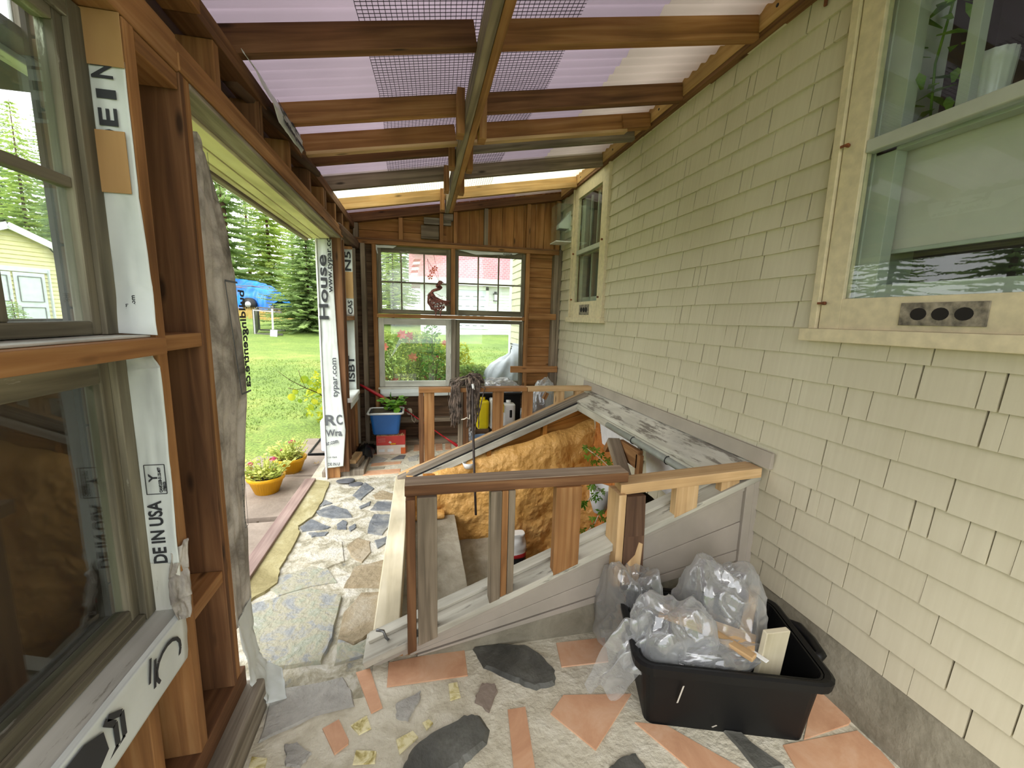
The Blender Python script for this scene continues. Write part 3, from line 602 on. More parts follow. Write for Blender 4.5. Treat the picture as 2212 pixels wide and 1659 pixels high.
# things on the shelf inside the near window
q = P(2136, 200, x=XW+.15); t = thing('vase', 'fluted white ceramic vase behind the top pane of the near house window', 'vase', (XW+.15, q.y, 2.10))
m = MB(); m.lathe([(.0, 0), (.035, 0), (.04, .02), (.048, .16), (.05, .2), (.046, .2), (.042, .05), (0, .04)], (XW+.15, q.y, 2.10), 40, flute=.05, nf=14); m.build('body', 'ceramic', t)
q = P(1975, 262, x=XW+.12); m = MB(); m.lathe([(0, 0), (.03, .0), (.045, .03), (.04, .055), (.02, .07), (0, .074)], (XW+.12, q.y, 2.10), 24)
tag(m.build('teapot_lid', 'steel'), 'shiny rounded metal pot behind the near window pane, left of the plant', 'pot')
q = P(2035, 120, x=XW+.14); t = thing('potted_plant', 'green trailing plant standing behind the top pane of the near house window', 'plant', (XW+.14, q.y, 2.10))
m = MB(); m.lathe([(0, 0), (.025, 0), (.035, .06), (.03, .06), (0, .05)], (XW+.14, q.y, 2.10), 16); m.build('pot', 'vinyl_grey', t)
m = MB()
for k in range(30):
    b = Vector((XW+.14+rnd(-.05, .05), q.y+rnd(-.06, .06), 2.13+rnd(.02, .5))); d = Vector((rnd(-1, 1), rnd(-1, 1), rnd(-.3, .8))).normalized(); s_ = d.cross(Vector((0, 0, 1))).normalized()*.014
    m.mesh([b-s_*.3, b+s_*.3, b+d*.05+s_, b+d*.05-s_, b+d*.1-Vector((0, 0, .02))], [(0, 1, 2, 3), (3, 2, 4)])
m.build('leaves', 'green_leaf', t); m = MB(); m.tube([(XW+.14, q.y, 2.12), (XW+.13, q.y+.01, 2.35), (XW+.15, q.y-.01, 2.62)], .004, 5); m.build('stem', 'green_leaf', t)
q = P(2207, 165, x=XW+.13); t = thing('mug', 'white mug with a round handle at the edge of the near house window', 'mug', (XW+.13, q.y-.05, 2.10))
m = MB(); m.lathe([(0, 0), (.035, 0), (.036, .09), (.033, .09), (.032, .01), (0, .01)], (XW+.13, q.y-.055, 2.10), 20); m.build('body', 'ceramic', t)
m = MB(); m.tube([(XW+.13, q.y-.02+.026*math.sin(a), 2.145+.026*math.cos(a)) for a in [i*math.pi/8 for i in range(9)]], .005, 6); m.build('handle', 'ceramic', t)
# small pipe stub under the roof
m = MB(); q = P(1783, 12, x=XW-.012); m.tube([(XW-.012, q.y, q.z+.10), (XW-.012, q.y, q.z)], .007, 8); tag(m.build('rusty_hook', 'rust'), 'short rusty iron pin on the shingles beside the near window', 'hook')
# wall vent with acrylic box
v0 = Vector((XW-.01, 4.5, 2.46)); t = thing('wall_vent', 'white hooded wall vent between the far house window and the back corner', 'vent', (XW, 4.5, 2.4))
m = MB(); m.box(XW-.02, XW+.01, 4.43, 4.57, 2.40, 2.60); m.build('flange', 'pvc_white', t, .004)
m = MB(); m.mesh([(XW-.02, 4.44, 2.42), (XW-.02, 4.56, 2.42), (XW-.02, 4.56, 2.58), (XW-.02, 4.44, 2.58), (XW-.13, 4.45, 2.42), (XW-.13, 4.55, 2.42), (XW-.13, 4.55, 2.46), (XW-.13, 4.45, 2.46)], [(0,1,5,4),(4,5,6,7),(7,6,2,3),(0,4,7,3),(1,2,6,5),(0,3,2,1)]); m.build('hood', 'pvc_white', t, .004)
m = MB()
for k in range(6): m.box(XW-.12+k*.017, XW-.113+k*.017, 4.455, 4.545, 2.414, 2.42)
m.build('grille', 'vinyl_grey', t)
t = thing('acrylic_cover', 'clear acrylic box mounted on the wall over the white vent', 'cover', (XW, 4.5, 2.28))
m = MB(); m.box(XW-.17, XW, 4.40, 4.403, 2.28, 2.66); m.box(XW-.17, XW, 4.60, 4.603, 2.28, 2.66); m.box(XW-.17, XW-.167, 4.40, 4.60, 2.28, 2.66); m.box(XW-.17, XW, 4.40, 4.60, 2.66, 2.663); m.build('box', 'acrylic', t)
m = MB(); m.box(XW-.175, XW, 4.395, 4.608, 2.272, 2.282); m.build('lip', 'pvc_white', t)
# ---- ledger and roof
m = MB(); m.box(1.565, XW+.0, -1.2, 4.68, 2.80, 2.97); o = m.build('ledger_board', 'ledger', bevel=.003); tag(o, 'long golden ledger board bolted to the house wall under the roof', 'ledger board')
m = MB(); m.box(1.57, XW+.03, -1.2, 4.68, 2.775, 2.80); o2 = m.build('batten', 'fir_dark', o)
for yy in (1.7, 1.78, 2.02, 2.72, 2.9, 3.4, 4.1):
    mm = MB(); mm.tube([(1.563, yy, 2.86+.03*math.sin(yy*9)), (1.57, yy, 2.86+.03*math.sin(yy*9))], .008, 8); mm.build('nail_head', 'black', o)
RS = math.atan(.1765)
def rafter(y, mat, label, x0=-.70, x1=1.565, w_=.045, h=.10, low=0.0, mat2=None, split=False):
    t = thing('rafter', label, 'rafter', (.27, y, roof_under(.27)), 'rafters under the corrugated roof')
    segs = [(x0, x1, mat)] if not split else [(x0, .235, mat), (.295, x1, mat2 or mat)]
    for a, b, mm_ in segs:
        mm = MB(); mm.beam((a, y, roof_under(a)+h/2-low), (b, y, roof_under(b)+h/2-low), w_, h); mm.build('rafter_beam', mm_, t, .003)
    return t
ry = [(.95, 'fir', 'nearest roof rafter, cut off by the top edge of the photo'), (1.59, 'fir', 'second roof rafter, only its lower edge showing at the very top'), (1.90, 'fir_dark', 'rough dark roof rafter with splintered doubled left half, first one fully in view'),
      (2.48, 'fir', 'knotty brown rafter just beyond the wide sheet of wire mesh'), (2.855, 'fir', 'rafter with a thin batten nailed along its lower edge'), (3.06, 'fir_dark', 'rafter close behind the battened one, grey on its right half'),
      (3.61, 'barn', 'weathered rafter on the near side of the clear yellowed roof panel'), (4.22, 'ledger', 'honey-coloured doubled rafter on the far side of the clear yellowed roof panel')]
for i, (yy, mt, lb) in enumerate(ry):
    t = rafter(yy, mt, lb, split=True, mat2={2: 'fir', 3: 'fir_dark', 5: 'grey_wood'}.get(i, mt))
    if i == 2:
        mm = MB(); mm.beam((-.70, yy+.05, roof_under(-.7)+.085), (.235, yy+.05, roof_under(.235)+.085), .045, .06); mm.build('sister_board', 'fir_dark', t, .003)
    if i == 4:
        mm = MB(); mm.beam((-.68, yy-.005, roof_under(-.68)-.008), (1.4, yy-.005, roof_under(1.4)-.008), .05, .018); mm.build('batten', 'fir_light', t)
        mm = MB(); mm.beam((1.36, yy-.03, roof_under(1.36)+.045), (1.56, yy-.03, roof_under(1.56)+.045), .02, .085); mm.build('splice_block', 'fir', t)
    if i == 7:
        mm = MB(); mm.beam((-.68, yy-.03, roof_under(-.68)+.02), (1.56, yy-.03, roof_under(1.56)+.02), .02, .045); mm.build('batten', 'ledger', t)
t = thing('centre_beam', 'long doubled timber beam hung under the rafters along the middle of the roof', 'beam', (.265, 1.3, 2.45))
mm = MB(); mm.beam((.245, -.6, 2.505), (.275, 4.3, 2.505), .036, .12); mm.build('beam_board', 'barn', t, .003)
mm = MB(); mm.beam((.283, -.6, 2.50), (.313, 4.28, 2.50), .036, .11); mm.build('beam_board', 'fir', t, .003)
for yy, sx in ((2.40, -1), (2.43, 1), (3.0, -1), (3.02, 1), (3.55, -1), (3.57, 1), (4.16, -1)):
    mm = MB(); xx = .262+sx*.053+.015*(sx > 0)+.015; mm.box(xx-.02, xx+.02, yy-.045, yy+.045, 2.40 if yy < 3 else 2.43, 2.62, axis=2); mm.build('hanger_block', 'fir', t, .002)
# corrugated panels
def corr(y0, y1, x0, x1, mats, split=None, lift=0):
    mm = MB(); n = max(2, int((y1-y0)/.0076)); segs = [(x0, split, 0), (split, x1, 1)] if split else [(x0, x1, 0)]
    def z(x, y): return roof_under(x)+.112+lift+.009*math.sin(y*2*math.pi/.076)
    for a, b, mi in segs:
        V = []; f = []
        for k in range(n+1):
            y = y0+(y1-y0)*k/n
            V += [(a, y, z(a, y)), (b, y, z(b, y))]
        for k in range(n): f.append((2*k, 2*k+1, 2*k+3, 2*k+2))
        mm.mesh(V, f, None, mi, True)
    return mm.build('roof_panel', mats, C_, thick=.0012)
C_ = structure('ceiling')
corr(-.9, 3.66, -.95, 1.6, ['panel_lilac', 'panel_white'], split=1.05)
corr(3.6, 4.30, -.95, 1.6, ['panel_clear'], lift=.002)
corr(4.24, 4.95, -.95, 1.6, ['panel_lilac', 'panel_white'], split=1.05, lift=.004)
# wire mesh on top of the rafters
m = MB(); mx0, mx1, my0, my1, st = -.205, .69, .9, 4.5, .0205
def mz(x, y): return roof_under(x)+.1005
def bend(y): return .0+.02*math.sin(y*3.1)
nx = int((mx1-mx0)/st)
for k in range(nx+1):
    x = mx0+st*k
    for s in range(12):
        a, b = my0+(my1-my0)*s/12, my0+(my1-my0)*(s+1)/12
        m.beam((x+bend(a), a, mz(x, a)), (x+bend(b), b, mz(x, b)), .0022, .0015)
y = my0
while y < my1:
    m.beam((mx0+bend(y), y, mz(mx0, y)), (mx1+bend(y), y, mz(mx1, y)), .0022, .0015); y += st
tag(m.build('wire_mesh', 'wire'), 'long strip of square galvanised wire mesh lying over the rafters', 'wire mesh')
# ================================================================== LEFT WALL
WL = structure('wall_left')
def lp(name, mat, boxes, bevel=.003): return part(name, mat, WL, bevel, boxes)
lp('sheathing', 'sheath_dark', [(-.79, -.765, -.35, 1.44, .05+.14*k, .185+.14*k) for k in range(4)] + [(-.79, -.765, 1.17, 1.44, .61+.14*k, .745+.14*k) for k in range(11)] + [(-.79, -.765, -.35, 4.75, 2.17+.115*k, 2.28+.115*k) for k in range(2)] + [(-.79, -.765, 3.80, 4.75, .05+.14*k, .185+.14*k) for k in range(4)] + [(-.79, -.765, 4.36, 4.75, .61+.14*k, .745+.14*k) for k in range(11)])
lp('timber_sill', 'grey_wood', [(-.86, -.565, -.4, 1.50, -.02, .12)], .012)
lp('timber_sill', 'grey_wood', [(-.86, -.50, 3.80, 4.70, -.02, .055)], .01)
lp('bottom_plate', 'fir_dark', [(-.76, XL, -.35, 1.48, .12, .195)])
lp('bottom_plate', 'fir_dark', [(-.76, XL-.01, 3.82, 4.70, .055, .10)])
lp('top_plate', 'fir', [(-.75, XL, -.35, 1.39, 2.075, 2.165)])
lp('top_plate', 'fir', [(-.75, XL+.004, 1.39, 3.86, 2.08, 2.125)])
lp('top_plate', 'fir', [(-.75, XL-.006, 1.33, 3.9, 2.127, 2.165)])
m = MB(); m.beam((-.655, 3.75, 2.135), (-.645, 4.72, 2.16), .10, .10); m.build('log_plate', 'bark', WL, .03)
lp('header_block', 'fir', [(-.74, XL-.003, 1.21, 1.385, 2.03, 2.072)])
lp('upper_plate', 'fir', [(-.72, XL, -.35, 1.55, 2.31, 2.385)])
lp('upper_plate', 'fir_dark', [(-.73, XL-.02, 1.57, 4.7, 2.32, 2.385)])
lp('eave_board', 'fir_dark', [(-.80, -.775, -.35, 4.75, 2.30, 2.50)])
for i, yy in enumerate([.35, 1.28, 1.70, 2.10, 2.50, 2.92, 3.30, 3.36, 3.72, 4.05, 4.4]):
    lp('cripple_stud', ['fir', 'fir_dark'][i % 2], [(-.755, XL-.025, yy-.02, yy+.02, 2.166, 2.318)])
# log-like bracket ends sitting on the upper plate
for yy in (1.45, 2.45, 3.02):
    mm = MB(); mm.tube([(-.70, yy-.5, 2.335), (-.66, yy-.25, 2.33), (-.62, yy, 2.325)], .035, 7, r1=.02); mm.build('pole_end', 'bark', WL)
lp('stud', 'fir', [(-.755, XL, 1.168, 1.207, .195, 2.073)])
lp('stud', 'fir', [(-.755, XL-.02, 1.215, 1.235, .195, 1.0)])
lp('door_post', 'fir_dark', [(-.755, XL, 1.39, 1.412, .195, 2.078)])
lp('door_post', 'fir', [(-.755, XL-.002, 1.414, 1.445, .195, 2.078)])
lp('block', 'fir', [(-.755, XL-.002, 1.209, 1.388, 1.345, 1.385)])
lp('block', 'fir', [(-.755, XL-.004, 1.209, 1.388, .585, .625)])
lp('stud', 'fir', [(-.755, XL-.03, 1.03, 1.07, .195, .53), (-.755, XL-.03, .45, .49, .195, .53)])
lp('stud', 'fir', [(-.755, XL, -.30, -.26, .195, 2.07)])
lp('window_rail', 'fir', [(-.76, XL+.022, -.3, 1.166, 1.343, 1.382)])
part('window_stool', 'sash_white', WL, .002, [(-.76, -.63, -.3, 1.166, 1.3825, 1.388)])
# door soffit
lp('soffit_strip', 'grey_wood', [(-.70, XL-.002, 1.45, 3.86, 2.062, 2.078)])
lp('soffit_board', 'soffit', [(-.775, -.702, 1.45, 3.80, 2.05, 2.078), (-.832, -.778, 1.45, 3.80, 2.046, 2.078), (-.842, -.834, 1.45, 3.80, 2.054, 2.07), (-.872, -.844, 1.45, 3.80, 2.046, 2.078)], .002)
lp('soffit_edge', 'grey_wood', [(-.905, -.875, 1.3, 3.80, 2.032, 2.30)])
lp('soffit_lip', 'white_trim', [(-.915, -.906, 1.3, 3.80, 2.036, 2.30)])
lp('spacer_block', 'rust', [(-.70, -.64, 1.447, 1.475, 2.035, 2.06)])
lp('exterior_skin', 'dark_board', [(-.815, -.792, -.35, 1.44, -.05, .62), (-.90, -.792, 1.3, 3.86, 2.31, 2.40)])
lp('eave_soffit', 'dark_board', [(-1.15, -.80, -.35, 1.44, 2.0, 2.02), (-1.17, -1.15, -.35, 1.44, 1.96, 2.25)])
lp('eave_strip', 'sash_white', [(-.90, -.86, -.35, 1.44, 1.985, 2.0)])
lp('eave_fascia', 'sash_white', [(-1.19, -1.17, -.35, 1.44, 1.93, 1.97)])
# windows of the left wall
def sash(W, y0, y1, z0, z1, x, fr=.05, mv=(), mh=(), mat='sash', g='glass', fb=None, th=.035):
    fb = fb or fr
    part('window_frame', mat, W, .004, [(x-th, x, y0, y0+fr, z0, z1), (x-th, x, y1-fr, y1, z0, z1)])
    part('window_frame', mat, W, .004, [(x-th, x, y0+fr, y1-fr, z0, z0+fb), (x-th, x, y0+fr, y1-fr, z1-fr, z1)])
    bars = [(x-th+.004, x-.003, yy-.011, yy+.011, z0+fb, z1-fr) for yy in mv] + [(x-th+.005, x-.004, y0+fr, y1-fr, zz-.011, zz+.011) for zz in mh]
    if bars: part('muntin', mat, W, .003, bars)
    part('glass', g, W, 0, [(x-th/2-.0015, x-th/2+.0015, y0+fr, y1-fr, z0+fb, z1-fr)])
W3 = structure('window_3'); q = P(172, 412, x=-.735); qq = P(25, 640, x=-.735)
sash(W3, .0, 1.16, 1.39, 2.07, -.70, .062, (), (q.z,), fb=.03)
part('muntin', 'sash', W3, .003, [(-.732, -.704, qq.y-.098, qq.y-.052, 1.42, q.z-.011)])
part('window_stop', 'sash', W3, .002, [(-.70, -.688, 1.12, 1.163, 1.39, 2.07), (-.70, -.688, -.1, 1.12, 2.03, 2.07)])
W4 = structure('window_4'); sash(W4, -.2, 1.16, .665, 1.342, -.70, .062, fb=.05, g='glass_clear')
part('window_stop', 'sash', W4, .002, [(-.70, -.684, 1.125, 1.163, .665, 1.342), (-.70, -.684, -.2, 1.12, .665, .685)])
part('window_stool', 'sash_white', W4, .002, [(-.76, -.622, -.3, 1.166, .645, .662)])
part('side_trim', 'sash_white', W4, .002, [(-.70, XL-.001, 1.1605, 1.1665, .662, .80)])
m = MB(); m.box(-.88, -.865, -.4, 1.42, -.04, 1.42); tag(m.build('plywood_sheet', 'brown_panel'), 'dark brown sheet of wood leaning outside the lower left window', 'wood panel')
W5 = structure('window_5')
sash(W5, 3.93, 4.33, 1.43, 2.07, -.70, .03, (4.13,), (1.75,), mat='sash_white', g='glass')
sash(W5, 3.93, 4.33, .71, 1.39, -.70, .03, (), (), mat='sash_white', g='glass')
part('window_stool', 'white_trim', W5, .008, [(-.76, XL+.03, 3.87, 4.36, .66, .70)])
part('window_apron', 'wrap', W5, .004, [(XL+.012, XL+.016, 3.88, 4.36, .60, .665)])
lp('window_rail', 'fir', [(-.755, XL, 3.90, 4.35, 1.392, 1.428)])
lp('door_post', 'fir_dark', [(-.70, XL, 3.76, 3.80, .055, 2.078)])
lp('door_post', 'fir', [(-.82, -.70, 3.77, 3.80, .0, 2.05)])
lp('stud', 'fir_dark', [(-.755, XL, 3.885, 3.92, .10, 2.075), (-.755, XL, 4.15, 4.19, .10, .66)])
lp('corner_stud', 'grey_wood', [(-.755, XL+.01, 4.46, 4.50, .10, 2.09)])
lp('corner_stud', 'fir', [(-.755, XL-.003, 4.36, 4.40, .10, 2.09)])
lp('outer_boarding', 'dark_board', [(-.80, -.79, -.35, 1.44, .0, .66), (-.80, -.79, 1.165, 1.44, .6, 2.35), (-.80, -.79, 1.2, 4.9, 2.1, 2.48), (-.80, -.79, 3.80, 4.9, 0, .70), (-.80, -.79, 4.33, 4.9, .6, 2.2), (-.80, -.79, -.35, -.2, .6, 2.4)], 0)
# ---- house wrap pieces
def wrapsheet(name, rows, parent, mat='wrap', wav=.006, nu=14, nv=40, seed=0, thick=.0012):
    """rows: list of (left, right) points from top to bottom"""
    rows = [(Vector(a), Vector(b)) for a, b in rows]; mm = MB()
    def fn(u, v):
        t = v*(len(rows)-1); i = min(int(t), len(rows)-2); s = t-i; s = s*s*(3-2*s)
        a = rows[i][0].lerp(rows[i+1][0], s); b = rows[i][1].lerp(rows[i+1][1], s); p = a.lerp(b, u)
        nrm = (b-a).cross(rows[min(i+1, len(rows)-1)][0]-rows[i][0]); nrm = nrm.normalized() if nrm.length > 1e-6 else Vector((0, 1, 0))
        return p+nrm*wav*(noise.noise(Vector((u*3+seed, v*5, seed)))+.5*noise.noise(Vector((u*7, v*13+seed, seed*2))))
    mm.grid(fn, nu, nv); return mm.build(name, mat, parent, thick=thick)
def wrapthing(name, label, rows, **k):
    t = thing(name, label, 'house wrap', rows[0][0], None); mat = k.pop('mat', 'wrap'); wrapsheet('sheet', rows, t, mat, **k); return t
yw = 1.164
t = wrapthing('house_wrap', 'white house wrap strip on the stud beside the upper left window, printed DE IN', [((-.70, yw, 1.98), (XL-.002, yw, 1.98)), ((-.70, yw, 1.7), (XL-.002, yw, 1.7)), ((-.698, yw, 1.5), (XL+.006, yw-.002, 1.5)), ((-.695, yw-.01, 1.392), (XL+.012, yw-.012, 1.388))], wav=.003)
text('E', .048, (-.645, yw-.003, 1.845), (0, 0, 1), (-1, 0, 0), 'ink', t, width=.036)
text('I', .05, (-.643, yw-.003, 1.900), (0, 0, 1), (-1, 0, 0), 'ink', t, width=.018)
text('N', .055, (-.645, yw-.003, 1.94), (0, 0, 1), (-1, 0, 0), 'ink', t, width=.03)
text('D', .048, (-.645, yw-.003, 1.808), (0, 0, 1), (-1, 0, 0), 'ink', t, width=.03)
for k in range(2): text('wfipr.com', .012, (-.664+.014*k, yw-.004, 1.415), (0, 0, 1), (-1, 0, 0), 'ink', t, width=.045+.02*k)
m = MB(); m.box(-.697, XL-.012, yw-.008, yw-.005, 1.705, 1.835); tag(m.build('plywood_scrap', 'ply', bevel=.001), 'orange-brown plywood patch nailed over the wrapped stud beside the upper left window', 'wood patch')
m = MB(); m.box(-.70, XL, yw-.006, yw-.003, 1.965, 2.073); tag(m.build('plywood_scrap', 'ply', bevel=.001), 'knotty plywood patch at the very top of the wrapped stud, under the top plate', 'wood patch')
t = wrapthing('house_wrap', 'white house wrap beside the lower left window, printed DE IN USA', [((-.70, yw, 1.338), (XL-.01, yw, 1.338)), ((-.70, yw, 1.30), (XL+.008, yw-.008, 1.31)), ((-.70, yw, 1.05), (XL+.004, yw-.005, 1.05)), ((-.70, yw-.004, .80), (XL+.002, yw-.005, .795))], wav=.004)
text('DE IN USA', .042, (-.644, yw-.006, .80), (0, 0, 1), (-1, 0, 0), 'ink', t, width=.17)
def frame_outline(pts, wd, mat, parent, y, mb=None):
    mm = MB()
    for i in range(len(pts)):
        a, b = pts[i], pts[(i+1) % len(pts)]; mm.beam((a[0], y, a[1]), (b[0], y, b[1]), .0006, wd, up=(1, 0, 0) if abs(a[0]-b[0]) < abs(a[1]-b[1]) else (0, 0, 1))
    mm.build('printed_box', mat, parent)
frame_outline([(-.672, .988), (-.672, 1.065), (-.628, 1.065), (-.628, .988)], .0018, 'ink', t, yw-.0065)
text('CAN/CGSB-51.32-M77', .009, (-.637, yw-.006, .992), (0, 0, 1), (-1, 0, 0), 'ink', t, width=.066)
text('(78033)', .008, (-.629, yw-.006, .995), (0, 0, 1), (-1, 0, 0), 'ink', t, width=.025)
text('Y', .026, (-.646, yw-.006, 1.02), (0, 0, 1), (-1, 0, 0), 'ink', t, width=.022)
t = wrapthing('house_wrap', 'torn grey house wrap flap curling off the corner of the lower left window', [((XL-.012, yw-.008, .83), (XL+.014, yw+.02, .85)), ((XL-.018, yw-.02, .76), (XL+.012, yw+.012, .77)), ((XL-.01, yw-.04, .70), (XL+.02, yw+.0, .70)), ((XL+.002, yw-.04, .655), (XL+.022, yw-.02, .645))], mat='wrap_dirty', wav=.014, seed=4)
xs_ = XL+.004
t = wrapthing('house_wrap', 'white house wrap over the lower left window sill, printed with a black house emblem', [((-.628, -.3, .664), (-.628, 1.155, .664)), ((xs_, -.3, .66), (xs_, 1.158, .658)), ((xs_+.002, -.3, .60), (xs_+.003, 1.15, .60)), ((xs_+.004, -.3, .515), (xs_+.008, 1.128, .54))], wav=.002, nu=60, nv=16)
xe = xs_+.006
m = MB()
def stroke(pts, wd, closed=False):
    n = len(pts)
    for i in range(n if closed else n-1):
        a, b = pts[i], pts[(i+1) % n]; m.beam((xe, a[0], a[1]), (xe, b[0], b[1]), .0008, wd, up=(0, 0, 1) if abs(a[0]-b[0]) > abs(a[1]-b[1]) else (0, 1, 0))
ar = [(1.06+.05*math.cos(t), .595+.042*math.sin(t)) for t in [math.radians(-60+25*i) for i in range(12)]]
stroke(ar, .009); stroke([(1.0, .575), (1.012, .64)], .008); stroke([(.985, .60), (.997, .655)], .007)
m.build('printed_letter', 'ink', t)
m = MB()
for k, wd in ((0, .013), (1, .013)):
    o = .02*k; stroke([(.70-o, .525-o*.2), (.80+o*.6, .525-o*.6), (.875+o, .565), (.875+o, .615+o*.3), (.85+o*.5, .645)], wd)
m.mesh([(xe, .73, .552), (xe, .80, .552), (xe, .852, .583), (xe, .845, .63), (xe, .80, .652), (xe, .73, .652)], [(0, 1, 2, 3, 4, 5)])
m.build('printed_house_emblem', 'ink', t)
# hanging wrap at the near door jamb
yj = 1.475
t = wrapthing('house_wrap', 'dirty grey sheet of house wrap hanging down the near side of the doorway', [((-.632, 1.452, 1.955), (-.636, 1.50, 1.97)), ((-.634, 1.452, 1.90), (-.650, 1.57, 1.94)), ((-.634, 1.452, 1.80), (-.655, 1.66, 1.80)), ((-.634, 1.452, 1.6), (-.655, 1.73, 1.6)), ((-.634, 1.452, 1.35), (-.655, 1.77, 1.35)), ((-.634, 1.452, 1.1), (-.655, 1.76, 1.1)), ((-.634, 1.452, .85), (-.65, 1.68, .85)), ((-.632, 1.452, .65), (-.65, 1.64, .65)), ((-.628, 1.452, .36), (-.64, 1.62, .36))], mat='wrap_dirty', wav=.018, nv=90, nu=30, seed=3)
wrapsheet('clean_hem', [((-.622, 1.46, .38), (-.638, 1.615, .38)), ((-.615, 1.46, .26), (-.63, 1.60, .26)), ((-.595, 1.46, .13), (-.62, 1.60, .15)), ((-.56, 1.47, .03), (-.60, 1.60, .10)), ((-.50, 1.50, .015), (-.55, 1.62, .04))], t, 'wrap', wav=.012, seed=9)
xc = -.634
text('buildingcentre.ca', .075, (xc, 1.745, 1.165), (0, 0, 1), (0, -1, 0), 'ink', t, width=.36, mirror=True)
m = MB()
for a_, b_ in (((1.665, 1.15), (1.60, 1.55)), ((1.665, 1.15), (1.75, 1.15)), ((1.60, 1.55), (1.70, 1.55))): m.beam((xc, a_[0], a_[1]), (xc, b_[0], b_[1]), .0006, .007, up=(0, 1, 0) if abs(a_[0]-b_[0]) < .1 and abs(a_[1]-b_[1]) > .1 else (0, 0, 1))
for a_, b_ in (((1.60, .66), (1.60, .86)), ((1.625, .66), (1.625, .86)), ((1.60, .66), (1.625, .66)), ((1.60, .86), (1.625, .86)), ((1.56, 1.80), (1.545, 1.93)), ((1.60, 1.795), (1.56, 1.80))): m.beam((xc+.002, a_[0], a_[1]), (xc+.002, b_[0], b_[1]), .0006, .0018, up=(0, 1, 0) if abs(a_[1]-b_[1]) > .02 else (0, 0, 1))
for k in range(8): m.beam((xc+.002, 1.60, .68+.021*k), (xc+.002, 1.607, .68+.021*k), .0006, .003)
m.build('printed_marks', 'ink_grey', t)
# wrapped far door jamb
yk = 3.752
t = wrapthing('house_wrap', 'white house wrap covering the far side of the doorway, printed HOUSE and www.typar.com', [((-.80, yk, 2.046), (-.69, yk, 2.046)), ((-.80, yk, 1.6), (-.685, yk, 1.6)), ((-.80, yk, 1.2), (-.675, yk-.004, 1.2)), ((-.80, yk, .8), (-.66, yk-.01, .8)), ((-.80, yk, .45), (-.635, yk-.02, .45)), ((-.80, yk, .1), (-.665, yk-.02, .12))], wav=.008, nu=16, nv=60, seed=6)
text('House', .10, (-.735, yk-.012, 1.40), (0, 0, 1), (-1, 0, 0), 'ink', t, width=.52)
text('www.typar.com', .055, (-.695, yk-.012, 1.62), (0, 0, 1), (-1, 0, 0), 'ink', t, width=.50)
text('typar.com', .06, (-.69, yk-.016, .74), (0, 0, 1), (-1, 0, 0), 'ink_grey', t, width=.34)
text('R', .13, (-.795, yk-.018, .495), (1, 0, 0), (0, 0, 1), 'ink_grey', t, width=.085)
text('C', .12, (-.705, yk-.022, .50), (1, 0, .05), (0, 0, 1), 'ink_grey', t, width=.05)
text('Wra', .085, (-.795, yk-.02, .395), (1, 0, .03), (0, 0, 1), 'ink_grey', t, width=.13)
text('ar.com', .055, (-.795, yk-.02, .315), (1, 0, .22), (0, 0, 1), 'ink_grey', t, width=.10)
text('C #11956-R', .018, (-.79, yk-.02, .20), (1, 0, 0), (0, 0, 1), 'ink_grey', t, width=.075)
text('DE IN U', .038, (-.79, yk-.02, .13), (1, 0, 0), (0, 0, 1), 'ink_grey', t, width=.095)
lp('jamb_edge', 'white_trim', [(-.815, -.802, 3.74, 3.80, .0, 2.05)])
m = MB()
for k, (x0, y0, r) in enumerate(((-.745, 3.68, .075), (-.70, 3.69, .06))):
    n = 20; V = [(x0+r*math.cos(a)*1.25, y0+r*.75*math.sin(a)+.02*k, .02-.01*k) for a in [2*math.pi*i/n for i in range(n)]]
for k, lb in ((0, 'upper dark grey rubbery slab at the foot of the wrapped door post'), (1, 'lower dark grey rubbery slab poking out under the first at the foot of the door post')):
    mm = MB(); c = P(752, 1043, z=0) if k == 0 else P(772, 1047, z=0); n = 20; pts = [(c.x-.02+.078*math.cos(a), c.y+.045*math.sin(a)*(1+.3*math.cos(a)), ) for a in [2*math.pi*i/n for i in range(n)]] if k == 0 else [(c.x-.01+.06*math.cos(a), c.y+.04*math.sin(a)) for a in [2*math.pi*i/n for i in range(n)]]
    mm.prism(pts, .002 if k else .016, .012 if k else .028, 0, .004); tag(mm.build('rubber_slab', 'rubber', bevel=.002), lb, 'slab', 'dark slabs under the door post')
# strips between the window and the back corner of the left wall
t = wrapthing('house_wrap', 'narrow house wrap strip beside the far left window, printed N5 and CAS', [((-.70, 4.355, 2.06), (XL, 4.355, 2.06)), ((-.70, 4.355, 1.43), (XL, 4.355, 1.43))], wav=.002, nv=8)
text('N5', .08, (-.635, 4.352, 1.86), (0, 0, 1), (-1, 0, 0), 'ink', t, width=.18)
text('CAS', .055, (-.635, 4.352, 1.45), (0, 0, 1), (-1, 0, 0), 'ink', t, width=.13)
t = wrapthing('house_wrap', 'narrow house wrap strip beside the lower far left window, printed ISBT', [((-.70, 4.355, 1.39), (XL, 4.355, 1.39)), ((-.70, 4.355, .7), (XL, 4.355, .7))], wav=.002, nv=8)
text('ISBT', .08, (-.635, 4.352, .78), (0, 0, 1), (-1, 0, 0), 'ink', t, width=.26)
m = MB(); m.box(-.70, XL, 4.346, 4.351, 1.60, 1.85); tag(m.build('plywood_scrap', 'ply'), 'light brown wood patch beside the far left window, between the printed wrap pieces', 'wood patch')
t = wrapthing('house_wrap', 'house wrap sagging from the eaves above the doorway, printed building centre', [((XL+.0, 1.85, 2.39), (XL+.0, 2.60, 2.40)), ((XL+.02, 1.9, 2.36), (XL+.02, 2.58, 2.36)), ((XL+.035, 2.05, 2.31), (XL+.03, 2.56, 2.31)), ((XL+.03, 2.15, 2.27), (XL+.025, 2.54, 2.28))], wav=.008, nu=30, nv=10, seed=8)
